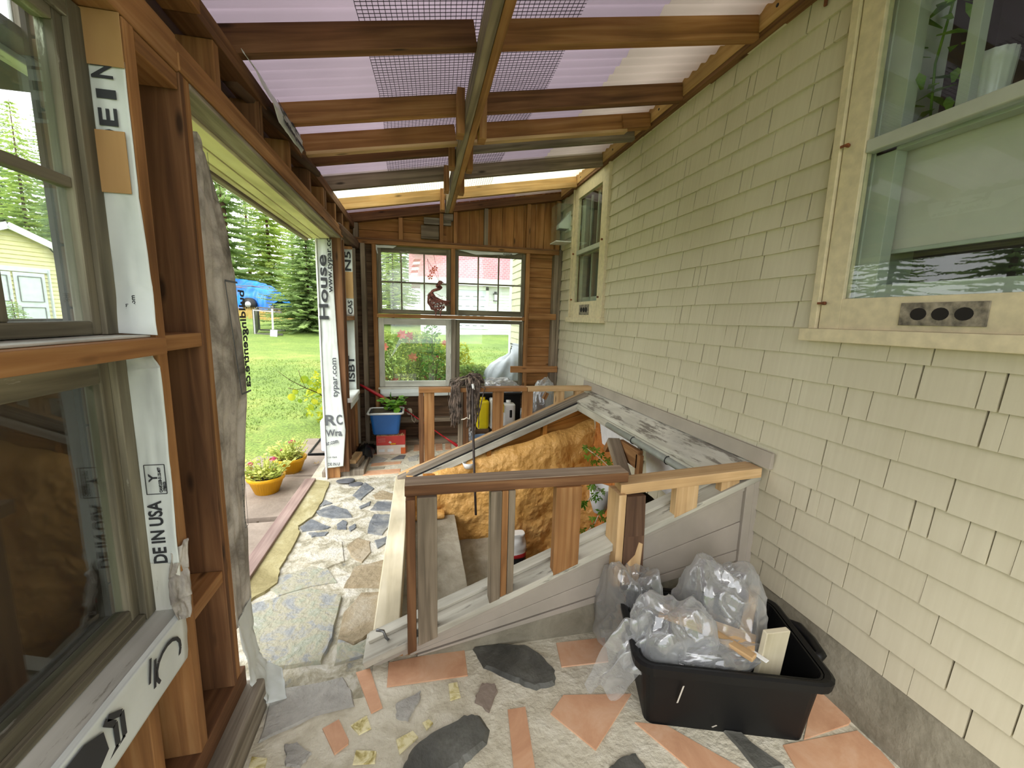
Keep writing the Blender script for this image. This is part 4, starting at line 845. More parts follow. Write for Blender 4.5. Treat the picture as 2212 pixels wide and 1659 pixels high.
text('building centre', .05, (XL+.042, 2.2, 2.285), (0, 1, 0), (-.3, 0, 1), 'ink', t, width=.33)
text('k.d', .09, (XL+.036, 2.22, 2.335), (0, 1, 0), (-.5, 0, 1), 'ink', t, width=.25)
# blocks on the far sill
t = P(840, 990, z=.09)
for k, (z0, off, mt, lb) in enumerate(((.056, 0, 'barn', 'weathered wood offcut lying on the far sill under a fresh block'), (.094, -.03, 'fir_light', 'fresh pale wood block topmost on the far sill beside the door post'))):
    mm = MB(); mm.beam((-.60+off*.4, 3.86+off*.2, z0+.018), (-.575+off*.3, 4.10, z0+.018), .09-.02*k, .036); tag(mm.build('wood_block', mt, bevel=.003), lb, 'wood block', 'wood blocks on the far sill')
# ================================================================== BACK WALL
WB = structure('wall_back')
def bp(name, mat, boxes, bevel=.003): return part(name, mat, WB, bevel, boxes)
def bboard(x0, x1, z0, z1, vert, wd, mat='sheath', y=4.775):
    b = []
    if vert:
        x = x0
        while x < x1-.01: w2 = min(wd*rnd(.85, 1.15), x1-x); b.append((x, x+w2-.004, y, y+.02, z0, z1, 0, 2)); x += w2
    else:
        z = z0
        while z < z1-.01: h = min(wd*rnd(.9, 1.1), z1-z); b.append((x0, x1, y, y+.02, z, z+h-.004, 0, 0)); z += h
    return bp('sheathing', mat, b, 0)
bboard(-.79, .30, 2.20, 2.66, False, .125); bboard(.30, 1.62, 2.20, 2.95, True, .12)
bboard(1.20, 1.62, .65, 2.19, False, .115); bboard(-.79, -.43, .65, 2.19, False, .115, 'sheath_dark')
bboard(-.79, 1.62, -.05, .66, False, .12, 'sheath_dark')
bp('outer_boarding', 'dark_board', [(-.80, 1.61, 4.797, 4.81, -.05, .655), (-.80, -.432, 4.797, 4.81, .6, 2.2), (1.187, 1.61, 4.797, 4.81, .6, 2.2), (-.80, 1.61, 4.797, 4.81, 2.17, 2.50), (.30, 1.61, 4.797, 4.81, 2.4, 2.66)], 0)
bp('header', 'fir', [(-.68, 1.60, YB, 4.77, 2.175, 2.215)])
bp('header', 'fir_dark', [(-.68, 1.60, YB+.005, 4.77, 2.217, 2.235)])
m = MB(); m.beam((-.70, YB+.045, roof_under(-.7)+.035), (1.58, YB+.045, roof_under(1.58)+.035), .08, .075); m.build('rake_plate', 'fir_dark', WB, .003)
for x, wd, mt in ((-.655, .05, 'barn'), (-.20, .045, 'fir'), (.225, .04, 'fir'), (.375, .04, 'fir'), (.71, .04, 'barn'), (1.19, .04, 'fir'), (1.53, .05, 'fir')):
    bp('gable_stud', mt, [(x, x+wd, YB+.02, 4.77, 2.236, roof_under(x)-.003)])
bp('gable_patch', 'grey_wood', [(.265, .37, YB+.03, 4.772, 2.47, roof_under(.27)-.01), (.06, .35, YB+.05, 4.773, 2.42, 2.49)])
bp('gable_patch', 'barn', [(.03, .22, YB+.06, 4.773, 2.27, 2.41)])
bp('corner_stud', 'barn', [(-.585, -.54, YB-.03, 4.77, .06, 2.174)]); bp('corner_stud', 'fir', [(-.475, -.432, YB, 4.77, .06, 2.174)])
bp('centre_post', 'fir', [(.345, .39, YB-.004, 4.77, 1.465, 2.174)]); bp('centre_post', 'grey_wood', [(.355, .40, YB+.01, 4.77, .68, 1.42)])
bp('middle_rail', 'fir', [(-.44, 1.185, YB-.008, 4.77, 1.422, 1.462)])
bp('window_post', 'fir', [(1.187, 1.232, YB, 4.77, .64, 2.174)]); bp('window_post', 'barn', [(1.52, 1.57, YB, 4.77, .64, 2.174)]); bp('window_post', 'barn', [(1.572, 1.60, YB-.02, 4.77, .02, 2.23)])
bp('block', 'fir', [(1.234, 1.565, YB-.004, 4.72, 1.44, 1.51)])
bp('cross_board', 'fir', [(1.03, 1.60, YB-.03, YB-.008, .825, .90)])
bp('low_block', 'fir', [(1.234, 1.565, YB, 4.74, .56, .63)])
bp('sill_plate', 'fir_dark', [(-.70, 1.60, YB+.002, 4.77, .60, .64)])
bp('bottom_plate', 'barn', [(-.60, 1.60, YB-.03, 4.77, 0, .06)])
bp('low_rail', 'barn', [(-.55, .9, YB-.01, 4.77, .26, .30)])
for x in (-.02, .52, 1.0): bp('low_stud', 'fir_dark', [(x, x+.045, YB, 4.77, .06, .60)])
def sashy(W, x0, x1, z0, z1, y, fr=.045, mv=(), mh=(), mat='sash', g='glass', fb=None, ft=None, th=.035):
    fb = fb or fr; ft = ft or fr
    part('window_frame', mat, W, .003, [(x0, x0+fr, y, y+th, z0, z1), (x1-fr, x1, y, y+th, z0, z1)])
    part('window_frame', mat, W, .003, [(x0+fr, x1-fr, y, y+th, z0, z0+fb), (x0+fr, x1-fr, y, y+th, z1-ft, z1)])
    bars = [(a-.007, a+.007, y+.004, y+th-.004, z0+fb, z1-ft) for a in mv] + [(x0+fr, x1-fr, y+.005, y+th-.005, a-.008, a+.008) for a in mh]
    if bars: part('muntin', mat, W, .002, bars)
    part('glass', g, W, 0, [(x0+fr, x1-fr, y+th/2, y+th/2+.002, z0+fb, z1-ft)])
W6 = structure('window_6'); sashy(W6, -.43, .343, 1.465, 2.165, YB+.03, .045, (-.18, .06), (1.80,), g='glass_hazy', ft=.06)
W7 = structure('window_7'); sashy(W7, .392, 1.185, 1.465, 2.165, YB+.03, .04, (.65, .88), (1.815,), g='glass', fb=.06, ft=.055)
W8 = structure('window_8'); sashy(W8, -.43, .352, .665, 1.418, YB+.03, .058, mat='sash_white', g='glass_clear', fb=.062, ft=.07)
W9 = structure('window_9'); sashy(W9, .402, 1.185, .665, 1.418, YB+.03, .045, g='glass_clear', fb=.055, ft=.04)
part('window_stool', 'sash_white', W8, .004, [(-.44, 1.19, YB-.02, YB+.03, .642, .662)])
t = wrapthing('house_wrap', 'grey-white house wrap strip below the back window sill', [((-.42, YB-.024, .645), (1.2, YB-.024, .645)), ((-.42, YB-.03, .60), (1.2, YB-.03, .60)), ((-.38, YB-.028, .56), (1.1, YB-.028, .575))], wav=.006, nu=60, nv=8)
t = wrapthing('house_wrap', 'scrap of torn house wrap over the top left corner of the back window', [((-.43, YB+.018, 2.17), (-.22, YB+.018, 2.172)), ((-.44, YB+.012, 2.14), (-.26, YB+.016, 2.145))], wav=.006, nu=12, nv=4)
wrapsheet('torn_end', [((-.445, YB+.01, 2.17), (-.425, YB+.01, 2.17)), ((-.42, YB+.0, 2.08), (-.412, YB+.0, 2.08))], t, wav=.004)
t = wrapthing('house_wrap', 'loose fold of house wrap under the header above the right back window', [((.42, YB+.02, 2.17), (1.1, YB+.02, 2.172)), ((.62, YB+.0, 2.125), (1.05, YB+.004, 2.15))], wav=.008, nu=30, nv=4, seed=5)
text('com', .03, (.92, YB-.002, 2.145), (1, 0, 0), (0, 0, 1), 'ink', t, width=.1)
t = wrapthing('house_wrap', 'triangle-printed piece of house wrap under the cross board in the back corner', [((1.24, YB-.012, .66), (1.56, YB-.012, .665)), ((1.24, YB-.014, .58), (1.56, YB-.014, .58))], wav=.004, nu=12, nv=4)
m = MB(); m.beam((1.30, YB-.018, .66), (1.38, YB-.018, .615), .0008, .008); m.beam((1.38, YB-.018, .615), (1.47, YB-.018, .66), .0008, .008); m.build('printed_chevron', 'ink', t)
# ================================================================== CELLAR HATCH
def zn(x): return .126+.384*x            # top of the near cheek
def zf(x): return .142+.422*x            # top of the far cheek
H = thing('cellar_hatch', 'grey-painted wooden cellar bulkhead with sloping sides built against the house wall', 'cellar hatch', (.7, 2.6, 0))
YN = 1.606
m = MB()
# near cheek siding boards running parallel to the slope
def quad_board(a0, a1, b0, b1, y0, y1):
    """a: lower edge points (x,z) left,right ; b: upper edge"""
    m.hexa([(a0[0], y0, a0[1]), (a1[0], y0, a1[1]), (a0[0], y1, a0[1]), (a1[0], y1, a1[1]), (b0[0], y0, b0[1]), (b1[0], y0, b1[1]), (b0[0], y1, b0[1]), (b1[0], y1, b1[1])], 1.7, .02, .12)
def sl(x, off): return zn(x)-off
bot = lambda x: .02+.170*(x+.08) if x > -.08 else .02
quad_board((-.08, .02), (1.53, sl(1.53, .22)), (-.08, sl(-.08, .03)), (1.53, sl(1.53, .03)), YN+.004, YN+.03)
quad_board((-.05, .02), (1.53, sl(1.53, .37)), (-.05, .030), (1.53, sl(1.53, .224)), YN+.002, YN+.03)
quad_board((-.02, .012), (1.53, .285), (-.02, .018), (1.53, sl(1.53, .374)), YN, YN+.03)
m.build('siding', 'painted_siding', H, .0015)
m = MB(); m.hexa([(-.02, YN+.003, -.03), (1.6, YN+.003, -.03), (-.02, YN+.05, -.03), (1.6, YN+.05, -.03), (-.02, YN+.012, .02), (1.6, YN+.012, .30), (-.02, YN+.05, .02), (1.6, YN+.05, .30)], 1.6, .05, .2); m.build('concrete_base', 'curb', H)
m = MB(); m.box(1.53, 1.575, YN-.014, YN+.03, .215, zn(1.53)-.02); m.box(1.578, XW-.002, YN-.01, YN+.03, .20, zn(1.57)-.02); m.build('corner_trim', 'painted_siding', H, .003)
m = MB(); m.beam((-.235, YN+.062, zn(-.235)-.014), (1.60, YN+.062, zn(1.60)-.014), .165, .032); m.build('cap_board', 'painted_old', H, .004)
m = MB(); m.beam((-.225, YN+.10, zn(-.225)+.010), (1.60, YN+.10, zn(1.60)+.010), .06, .016); m.build('cap_strip', 'painted_old', H, .003)
m = MB(); m.beam((-.20, YN+.004, zn(-.2)-.045), (1.55, YN+.004, zn(1.55)-.045), .012, .03); m.build('cap_moulding', 'painted_siding', H, .002)
m = MB(); m.mesh([(-.19, YN+.03, .0), (1.6, YN+.03, 0), (1.6, YN+.03, zn(1.6)-.04), (-.19, YN+.03, zn(-.19)-.04), (-.19, 1.735, .0), (1.6, 1.735, 0), (1.6, 1.735, zn(1.6)-.04), (-.19, 1.735, zn(-.19)-.04)], [(0,1,2,3),(5,4,7,6),(0,3,7,4),(1,5,6,2),(3,2,6,7),(0,4,5,1)]); m.build('cheek_core', 'sheath', H)
# far cheek: studs and boards seen from inside
m = MB(); m.beam((-.19, 3.555, zf(-.19)-.02), (1.52, 3.555, zf(1.52)-.02), .07, .042); m.build('cap_board', 'grey_wood', H, .004)
m = MB(); m.beam((-.185, 3.62, zf(-.185)-.012), (1.52, 3.62, zf(1.52)-.012), .05, .03); m.build('cap_board', 'fir_light', H, .004)
m = MB(); m.beam((-.18, 3.515, zf(-.18)-.085), (1.50, 3.515, zf(1.5)-.085), .035, .06); m.build('rail_board', 'painted_old', H, .004)
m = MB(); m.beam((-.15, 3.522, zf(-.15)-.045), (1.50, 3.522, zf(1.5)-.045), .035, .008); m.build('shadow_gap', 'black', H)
m = MB()
def fb(z0a, z0b, z1a, z1b): m.hexa([(-.12, 3.60, z0a), (1.6, 3.60, z0b), (-.12, 3.63, z0a), (1.6, 3.63, z0b), (-.12, 3.60, z1a), (1.6, 3.60, z1b), (-.12, 3.63, z1a), (1.6, 3.63, z1b)], 1.7, .02, .15)
fb(-.05, -.05, .0, .28); fb(.004, .284, .03, .44); fb(.034, .444, .055, .60); fb(.058, .604, .075, .77)
m.build('far_cheek_boards', 'tint_wood', H)
for x in (.16, .60, 1.12): m = MB(); m.box(x-.02, x+.02, 3.52, 3.60, 0, zf(x)-.09); m.build('cheek_stud', 'tint_wood', H, .002)
m = MB(); m.box(-.12, 1.58, 3.47, 3.60, -.02, .02); m.box(.02, .12, 3.46, 3.56, .02, .10); m.build('far_sill', 'tint_wood', H, .004)
m = MB(); m.box(-.215, -.10, 1.74, 3.60, -.09, .05); m.build('threshold_board', 'curb_paint', H, .006)
m = MB(); m.tube([(-.13, 1.66, .055), (-.15, 1.645, .09), (-.16, 1.65, .12), (-.19, 1.655, .125)], .006, 6); m.build('latch', 'metal', H)
# ledge along the house
m = MB(); m.extr([(1.415, .69), (XW-.002, .745), (XW-.002, .785), (1.415, .715)], 1.66, 3.60); m.build('ledge', 'ledge_paint', H, .004)
m = MB(); m.extr([(1.41, .63), (1.44, .63), (1.44, .69), (1.41, .69)], 1.68, 3.56); m.build('ledge_fascia', 'painted_old', H, .003)
m = MB(); m.extr([(XW-.028, .785), (XW-.008, .785), (XW-.008, .862), (XW-.022, .862)], 1.53, 3.8); m.build('flashing_board', 'painted_siding', H, .002)
m = MB(); m.tube([(1.405, 1.75, .655), (1.405, 2.85, .66)], .022, 10); m.build('pipe', 'lead', H)
for yy in (2.05, 2.45): mm = MB(); mm.tube([(1.405+.025*math.cos(a), yy, .657+.025*math.sin(a)) for a in [i*math.pi/6 for i in range(13)]], .003, 5); mm.build('pipe_clip', 'black', H)
# inner lining below the ledge
def xboard(px):
    A = [P(u, v, x=1.565) for u, v in px]; n = len(A); B = [a+Vector((.02, 0, 0)) for a in A]; mm = MB()
    mm.mesh(A+B, [tuple(range(n)), tuple(range(2*n-1, n-1, -1))]+[(k, (k+1) % n, n+(k+1) % n, n+k) for k in range(n)]); return mm
xboard([(1292, 880), (1301, 958), (1364, 1008), (1380, 1000), (1372, 900)]).build('white_insulation_board', 'foam_board', H)
xboard([(1394, 930), (1396, 1030), (1446, 1074), (1500, 1060), (1500, 985)]).build('white_insulation_board', 'foam_board', H)
m = MB(); m.box(1.585, 1.615, 3.38, 3.47, -.3, .70); m.build('corner_post', 'foam_orange', H, .01)
m = MB(); m.box(1.575, 1.618, 2.88, 2.965, -1.25, .40); m.build('door_jamb', 'fir', H, .003)
m = MB(); m.box(1.37, 1.41, 2.33, 2.60, .50, .62); m.box(1.37, 1.40, 2.30, 2.35, .30, .60); m.build('cross_block', 'fir', H, .003)
m = MB(); m.beam((1.33, 2.60, .62), (1.28, 2.15, .30), .045, .085, up=(1, 0, 0)); m.build('strut', 'barn', H, .004)
m = MB(); m.beam((1.33, 2.62, .60), (1.33, 2.68, .52), .04, .05, up=(1, 0, 0)); m.build('strut_block', 'fir', H, .003)
# pit
PIT = thing('cellar_stairwell', 'open cellar stairwell under the hatch, its far side coated in mustard spray foam', 'stairwell', (.7, 2.6, -1.2))
def foamf(u, v):
    x = -.12+1.73*u; top = .10+.26*max(0, x)-.0; z = -1.3+(top+1.3)*v
    n = noise.noise(Vector((x*2.2, z*2.2, 1.3)))*.07+noise.noise(Vector((x*6, z*6, 4)))*.028+noise.noise(Vector((x*17, z*17, 9)))*.012+noise.noise(Vector((x*42, z*42, 3)))*.004
    y = 3.46+n-.05*math.sin(v*3.1); 
    if v > .93: y += ((v-.93)/.07)**2*.10
    return (x, y, z+(.03*noise.noise(Vector((x*4, 0, 5))) if v > .8 else 0))
m = MB(); m.grid(foamf, 170, 150); m.build('foam_wall', 'foam', PIT)
m = MB(); m.grid(lambda u, v: (1.59+.03*noise.noise(Vector((u*9, v*14, 2)))+.015*noise.noise(Vector((u*25, v*40, 2))), 2.96+.50*u, -1.25+(1.60+.15*u)*v), 30, 60); m.build('foam_jamb', 'foam_orange', PIT)
m = MB(); m.box(-.16, -.12, 1.70, 3.56, -1.3, -.01); m.box(-.16, 1.62, 1.66, 1.70, -1.3, -.01); m.box(-.16, 1.60, 3.55, 3.60, -1.3, -.02); m.build('concrete_lining', 'concrete', PIT)
m = MB(); m.box(-.2, 3.2, 1.6, 3.7, -1.36, -1.28); sroot(m.build('floor_cellar', 'pit'))
m = MB(); m.box(1.625, 1.66, 2.97, 3.6, -1.3, -.0); m.build('foundation', 'curb', PIT); m = MB(); m.box(1.59, 1.66, 1.71, 2.0, -1.3, .45); m.build('foundation', 'curb', PIT)
m = MB(); m.box(1.62, 3.2, 1.58, 1.62, -1.3, .5); m.box(1.62, 3.2, 3.62, 3.66, -1.3, .5); m.box(3.2, 3.24, 1.6, 3.66, -1.3, .5); m.box(1.62, 3.2, 1.6, 3.66, .46, .5); sroot(m.build('wall_cellar', 'curb'))
m = MB()
def step(x0, x1, z, seed):
    def f(u, v): x = x0+(x1-x0)*u; y = 1.72+1.68*v; return (x, y, z+.012*noise.noise(Vector((x*9, y*6, seed))))
    m.grid(f, 8, 30, smooth=False); m.box(x0, x1, 1.70, 3.42, -1.3, z-.012)
step(-.12, .285, -.25, 1); step(.285, .60, -.50, 2); step(.60, .92, -.78, 3); step(.92, 1.2, -1.05, 4)
m.build('stair_steps', 'concrete', PIT)
m = MB(); m.box(-.12, .20, 3.32, 3.43, -.25, -.20); m.build('broken_step_edge', 'foam', PIT, .02)
# railings
def railing(name, label): return thing(name, label, 'railing')
R1 = railing('railing', 'near guard rail of rough 2x4 lumber standing on the near side of the cellar hatch')
yr = YN
m = MB(); m.box(-.062, .905, yr-.01, yr+.085, .741, .785); tr_ = m.build('top_rail', 'fir_dark', R1, .003); m = MB(); m.box(-.060, .903, yr-.008, yr+.083, .7852, .788); m.build('weathered_lit_top', 'rail', tr_)  # paler top strip: weathering plus light on the top face put in colour
m = MB(); m.hexa([(.86, yr-.03, .69), (1.59, yr-.03, .728), (.88, yr+.07, .69), (1.595, yr+.07, .728), (.86, yr-.03, .738), (1.59, yr-.03, .776), (.88, yr+.07, .738), (1.595, yr+.07, .776)], .73, .1, .045); m.build('top_rail', 'fir_light', R1, .003)
def rpost(R, x0, x1, y0, y1, ztop, zb, mat, name='post'):
    mm = MB(); z0 = zb(x0)-.01; z1 = zb(x1)-.01; L_ = ztop-z0
    mm.hexa([(x0, y0, z0), (x0, y0, ztop), (x1, y0, z1), (x1, y0, ztop), (x0, y1, z0), (x0, y1, ztop), (x1, y1, z1), (x1, y1, ztop)], L_, x1-x0, y1-y0); return mm.build(name, mat, R, .003)
zb = lambda x: zn(x)-.002
rpost(R1, -.058, -.022, yr-.045, yr+.03, .741, lambda x: .085+.384*(x+.03), 'fir_dark'); rpost(R1, -.015, .064, yr-.03, yr+.02, .741, lambda x: zn(x)-.025, 'barn')
rpost(R1, .283, .33, yr-.02, yr+.035, .741, zb, 'barn'); rpost(R1, .331, .358, yr-.016, yr+.03, .741, zb, 'fir'); rpost(R1, .359, .388, yr-.018, yr+.035, .741, zb, 'barn')
rpost(R1, .566, .682, yr-.022, yr+.025, .741, zb, 'fir'); rpost(R1, 1.145, 1.26, yr-.022, yr+.02, .715, zb, 'fir_light'); rpost(R1, 1.39, 1.49, yr-.01, yr+.03, .725, zb, 'fir_light')
rpost(R1, .845, .88, yr-.05, yr+.06, .70, lambda x: .27, 'fir_light')
mm = MB(); yb0, yb1 = yr-.05, yr-.012
for (z0, z1, a0, a1) in ((.215, .33, .965, .985), (.33, .50, .985, .98), (.50, .69, .98, .972)): mm.hexa([(.882, yb0, z0), (.882, yb0, z1), (a0, yb0, z0), (a1, yb0, z1), (.882, yb1, z0), (.882, yb1, z1), (a0, yb1, z0), (a1, yb1, z1)], z1-z0, .1, .04)
lv = mm.build('live_edge_post', 'bark', R1)
mm = MB(); yp = yb0-.0015; ou_ = 3.0
pp = [(.886, .225), (.955, .222), (.968, .30), (.975, .46), (.955, .47), (.94, .41), (.90, .37), (.886, .34)]
mm.mesh([(x, yp, z) for x, z in pp]+[(x, yb0+.001, z) for x, z in pp], [tuple(range(8))]+[(k, (k+1) % 8, 8+(k+1) % 8, 8+k) for k in range(8)], [[(z, x) for x, z in pp]]+[[(0, 0)]*4]*8)
mm.build('peeled_face', 'fir_light', lv)
R2 = railing('railing', 'far lumber guard rail beyond the cellar hatch, with the rope mop on it')
m = MB(); m.box(-.008, .96, 3.60, 3.70, .792, .830); m.build('top_rail', 'fir', R2, .003)
m = MB(); m.box(.965, 1.60, 3.595, 3.69, .790, .830); m.build('top_rail', 'fir_light', R2, .003)
zb2 = lambda x: zf(x)+.002
for x0, x1, mt in ((-.008, .033, 'fir_dark'), (.036, .125, 'fir'), (.335, .375, 'barn'), (.378, .43, 'fir_dark'), (.648, .745, 'fir'), (.925, 1.02, 'fir'), (1.235, 1.325, 'fir_light'), (1.43, 1.52, 'fir_light')): rpost(R2, x0, x1, 3.615, 3.665, .792, zb2, mt)
m = MB(); m.beam((1.18, 3.70, .76), (1.15, 3.70, .70), .03, .05, up=(0, 1, 0)); m.build('gusset', 'fir', R2)
# ================================================================== OBJECTS INSIDE
# mop
T = thing('rope_mop', 'dark stringy rope mop head draped over the far railing with its charred handle hanging down', 'mop', (.42, 3.64, .83))
rm = random.Random(5)
def strand(pts, r=.0045): 
    mmop.tube(pts, r, 5)
mmop = MB()
for k in range(150):
    side = rm.random() < .42
    x0 = rm.uniform(.30, .56); 
    if side: x0 = rm.uniform(.268, .345)
    else: x0 = rm.gauss(.475, .035)
    top = .89+rm.uniform(0, .07)-(abs(x0-.43)*.25); L_ = rm.uniform(.28, .52) if not side else rm.uniform(.30, .44); fy = -1 if rm.random() < .8 else 1
    pts = [(.43+rm.uniform(-.06, .06), 3.65+rm.uniform(-.02, .02), .865+rm.uniform(-.02, .03)), ((x0+.43)/2, 3.64+fy*.03, top)]
    px_ = x0; zz = top-.03; y_ = 3.59 if fy < 0 else 3.715
    for j in range(7):
        pts.append((px_, y_+rm.uniform(-.012, .012), zz)); px_ += rm.uniform(-.009, .009)+(0 if side else (.46-px_)*.1); zz -= L_/7
    strand(pts, rm.uniform(.0035, .0062))
for k in range(50):      # swirled mop head on top of the rail
    a0 = rm.uniform(0, 6.28); rr = rm.uniform(.03, .09); c = Vector((.47+rm.uniform(-.02, .02), 3.645, .86)); pts = []
    for j in range(9): a = a0+j*.38; pts.append(c+Vector((math.cos(a)*rr*1.05, rm.uniform(-.05, .05), abs(math.sin(a))*rr*1.05+rm.uniform(-.004, .006))))
    strand(pts, rm.uniform(.004, .006))
mmop.build('strands', 'mop', T)
m = MB()
for k in range(14): m.tube([(.32+.0*k+rm.uniform(-.01, .01), 3.60+.008*k, .82), (.31+rm.uniform(-.004, .004), 3.59+.009*k, .86), (.345, 3.595+.008*k, .905), (.41, 3.60+.007*k, .918), (.45, 3.60+.006*k, .905)], .0075, 6)
m.build('headband', 'mop_band', T)
m = MB(); m.tube([(.455, 3.575, .87), (.462, 3.56, .82)], .012, 10); m.build('ferrule', 'pvc_white', T)
hb = P(1028, 1113, y=3.2); m = MB(); m.tube([(.455, 3.56, .83), (.452, 3.53, .70), (.447, 3.46, .5), (.446, 3.35, .2), (hb.x, hb.y, hb.z)], .0125, 8, r1=.010); m.build('handle', 'stick', T)
m = MB(); m.tube([(.36, 3.585, .55), (.385, 3.56, .56), (.40, 3.55, .575), (.425, 3.55, .56), (.43, 3.55, .60)], .006, 6); m.build('twig', 'rope', T)
# red oar-like pole
T = thing('red_paddle', 'long red wooden paddle leaning from the back corner sill down to the floor', 'paddle', (.3, 4.3, 0))
a, b, c = P(772, 828, y=4.60), P(880, 888, y=4.58), P(985, 962, y=4.40)
dv = (b-a).normalized()
def flatbar(pts, ws, ths, mat, name, par):
    mm = MB(); V = []; fs = []
    for p, w2, th in zip(pts, ws, ths):
        p = Vector(p)
        for s_, t_ in ((-1, -.5), (0, -1), (1, -.5), (1, .5), (0, 1), (-1, .5)): V.append(p+Vector((-.5, 0, .85)).normalized()*s_*w2+Vector((0, 1, 0))*t_*th)
    n = len(pts)
    for i in range(n-1):
        for k in range(6): fs.append((i*6+k, i*6+(k+1) % 6, (i+1)*6+(k+1) % 6, (i+1)*6+k))
    fs += [tuple(range(6))[::-1], tuple(range((n-1)*6, n*6))]; mm.mesh(V, fs, None, 0, True); return mm.build(name, mat, par)
flatbar([a, a.lerp(b, .2), a.lerp(b, .6), b], (.008, .034, .036, .018), (.006, .012, .014, .012), 'red', 'blade', T)
flatbar([b-dv*.02, b.lerp(c, .5), c.lerp(b, .22)], (.016, .016, .017), (.012, .012, .012), 'red', 'shaft', T)
flatbar([c.lerp(b, .24), c.lerp(b, .1), c+dv*.02, c+dv*.05], (.017, .032, .045, .034), (.012, .012, .010, .008), 'red', 'grip_blade', T)
flatbar([c+dv*.045, c+dv*.085], (.036, .016), (.012, .006), 'black', 'tip', T)
q = a.lerp(b, .98); m = MB()
for k in range(4): m.tube([(q.x+.02+.008*k+.03*math.cos(t)*.5, q.y-.02*math.cos(t), q.z-.012+.035*math.sin(t)) for t in [i*math.pi/5 for i in range(11)]], .004, 5)
m.tube([(q.x+.05, q.y-.02, q.z), (q.x+.06, q.y-.03, q.z-.10), (q.x+.085, q.y-.03, q.z-.13), (q.x+.10, q.y-.03, q.z-.10), (q.x+.07, q.y-.03, q.z-.03)], .0035, 5); m.build('cord', 'rope', T)
# box and tub
bx0, bx1, by0, by1 = -.445, -.155, 4.36, 4.58
T = thing('cardboard_box', 'red and white printed cardboard box on the tiled floor in the back left corner', 'box', ((bx0+bx1)/2, 4.47, 0))
m = MB(); m.box(bx0, bx1, by0, by1, .0, .10); m.build('lower_carton', 'card', T, .004)
m = MB(); m.box(bx0-.001, bx1+.001, by0-.001, by1+.001, .101, .205); m.build('upper_carton', 'card_red', T, .004)
m = MB(); m.box(bx1-.045, bx1+.002, by0-.002, by0+.1, .002, .07); m.build('orange_panel', 'card_or', T)
m = MB()
for k in range(22): m.box(bx0+.005+k*.0128, bx0+.011+k*.0128, by0-.004, by0+.02, .2, .215+.006*(k % 3))
m.build('torn_flap', 'fir_light', T)
for k in range(4): text('-----', .014, (bx0+.02, by0-.003, .135+.012*k), (1, 0, 0), (0, 0, 1), 'card', T, name='small_print', width=.07)
m = MB(); m.mesh([(bx0+.12, by0-.003, .13), (bx0+.14, by0-.003, .118), (bx0+.155, by0-.003, .132), (bx0+.135, by0-.003, .148)], [(0, 1, 2, 3)]); m.build('printed_tag', 'card', T); m = MB()
for k in range(3): m.tube([(bx0+.15+.018*k, by0-.003, .115), (bx0+.15+.018*k, by0-.005, .115)], .009, 8)
m.build('printed_buns', 'pot_yellow', T)
m = MB(); m.box(bx0+.02, bx0+.08, by0-.0015, by0, .03, .06); m.box(bx0+.11, bx0+.17, by0-.0015, by0, .03, .06); m.build('printed_panel', 'siding_white', T)
T = thing('blue_tub', 'blue plastic tub with a white rim standing on the red and white carton', 'tub', (-.33, 4.46, .22))
m = MB(); m.rbox(-.50, -.19, 4.30, 4.55, .222, .455, .03, 0, .025); m.build('body', 'blue_plastic', T)
m = MB(); zt = .455
pr_ = [(-.515, 4.285), (-.175, 4.285), (-.175, 4.565), (-.515, 4.565)]
m.tube([(-.50, 4.28, zt), (-.19, 4.28, zt), (-.172, 4.30, zt), (-.172, 4.55, zt), (-.19, 4.57, zt), (-.50, 4.57, zt), (-.518, 4.55, zt), (-.518, 4.30, zt), (-.50, 4.28, zt)], .011, 8); m.build('rim', 'pvc_white', T)
m = MB(); m.box(-.49, -.20, 4.30, 4.55, .455, .457); m.build('soil', 'dirt', T)
def leafcluster(name, label, cat, c, n, spread, h, size, mat, stems='green_leaf', seed=0, group=None, round_=True):
    r = random.Random(seed); T = thing(name, label, cat, c, group); m = MB(); ms = MB()
    for k in range(n):
        b = Vector(c); e = b+Vector((r.uniform(-1, 1)*spread[0], r.uniform(-1, 1)*spread[1], r.uniform(.25, 1)*h)); mid = b.lerp(e, .5)+Vector((0, 0, h*.15)); ms.tube([b.lerp(e, .05), mid, e], .0022, 4)
        d = Vector((r.uniform(-1, 1), r.uniform(-1, .6), r.uniform(-.2, .7))).normalized(); u = d.cross(Vector((r.uniform(-.3, .3), r.uniform(-.3, .3), 1))).normalized(); s = size*r.uniform(.6, 1.2); nn = 8 if round_ else 5
        V = [e+d*s*(1-math.cos(t))*.5*1.6+u*s*math.sin(t)*.6+Vector((0, 0, -.25*s*(1-math.cos(t))**2*.5)) for t in [2*math.pi*i/nn for i in range(nn)]]
        m.mesh(V, [tuple(range(nn))])
    m.build('leaves', mat, T); ms.build('stems', stems, T); return T
leafcluster('leafy_plant', 'leafy green plant growing out of the blue tub', 'plant', (-.27, 4.44, .457), 60, (.10, .08), .13, .05, 'green_leaf', seed=2)
m = MB(); m.rbox(-.56, -.45, 4.05, 4.38, .056, .17, .03, 0, .01)
V = m
mm = MB(); mm.grid(lambda u, v: (-.62+.16*u+.01*noise.noise(Vector((u*5, v*6, 0))), 4.08+.42*v, .058+.10*max(0, math.sin(u*3.14))**.6*math.sin(min(1, v*1.6+.05)*3.14/1.1+.1)+.035*abs(noise.noise(Vector((u*6, v*7, 2))))), 16, 24); tag(mm.build('black_bag', 'black_plastic'), 'crumpled black plastic bag on the far sill beside the carton', 'bag')
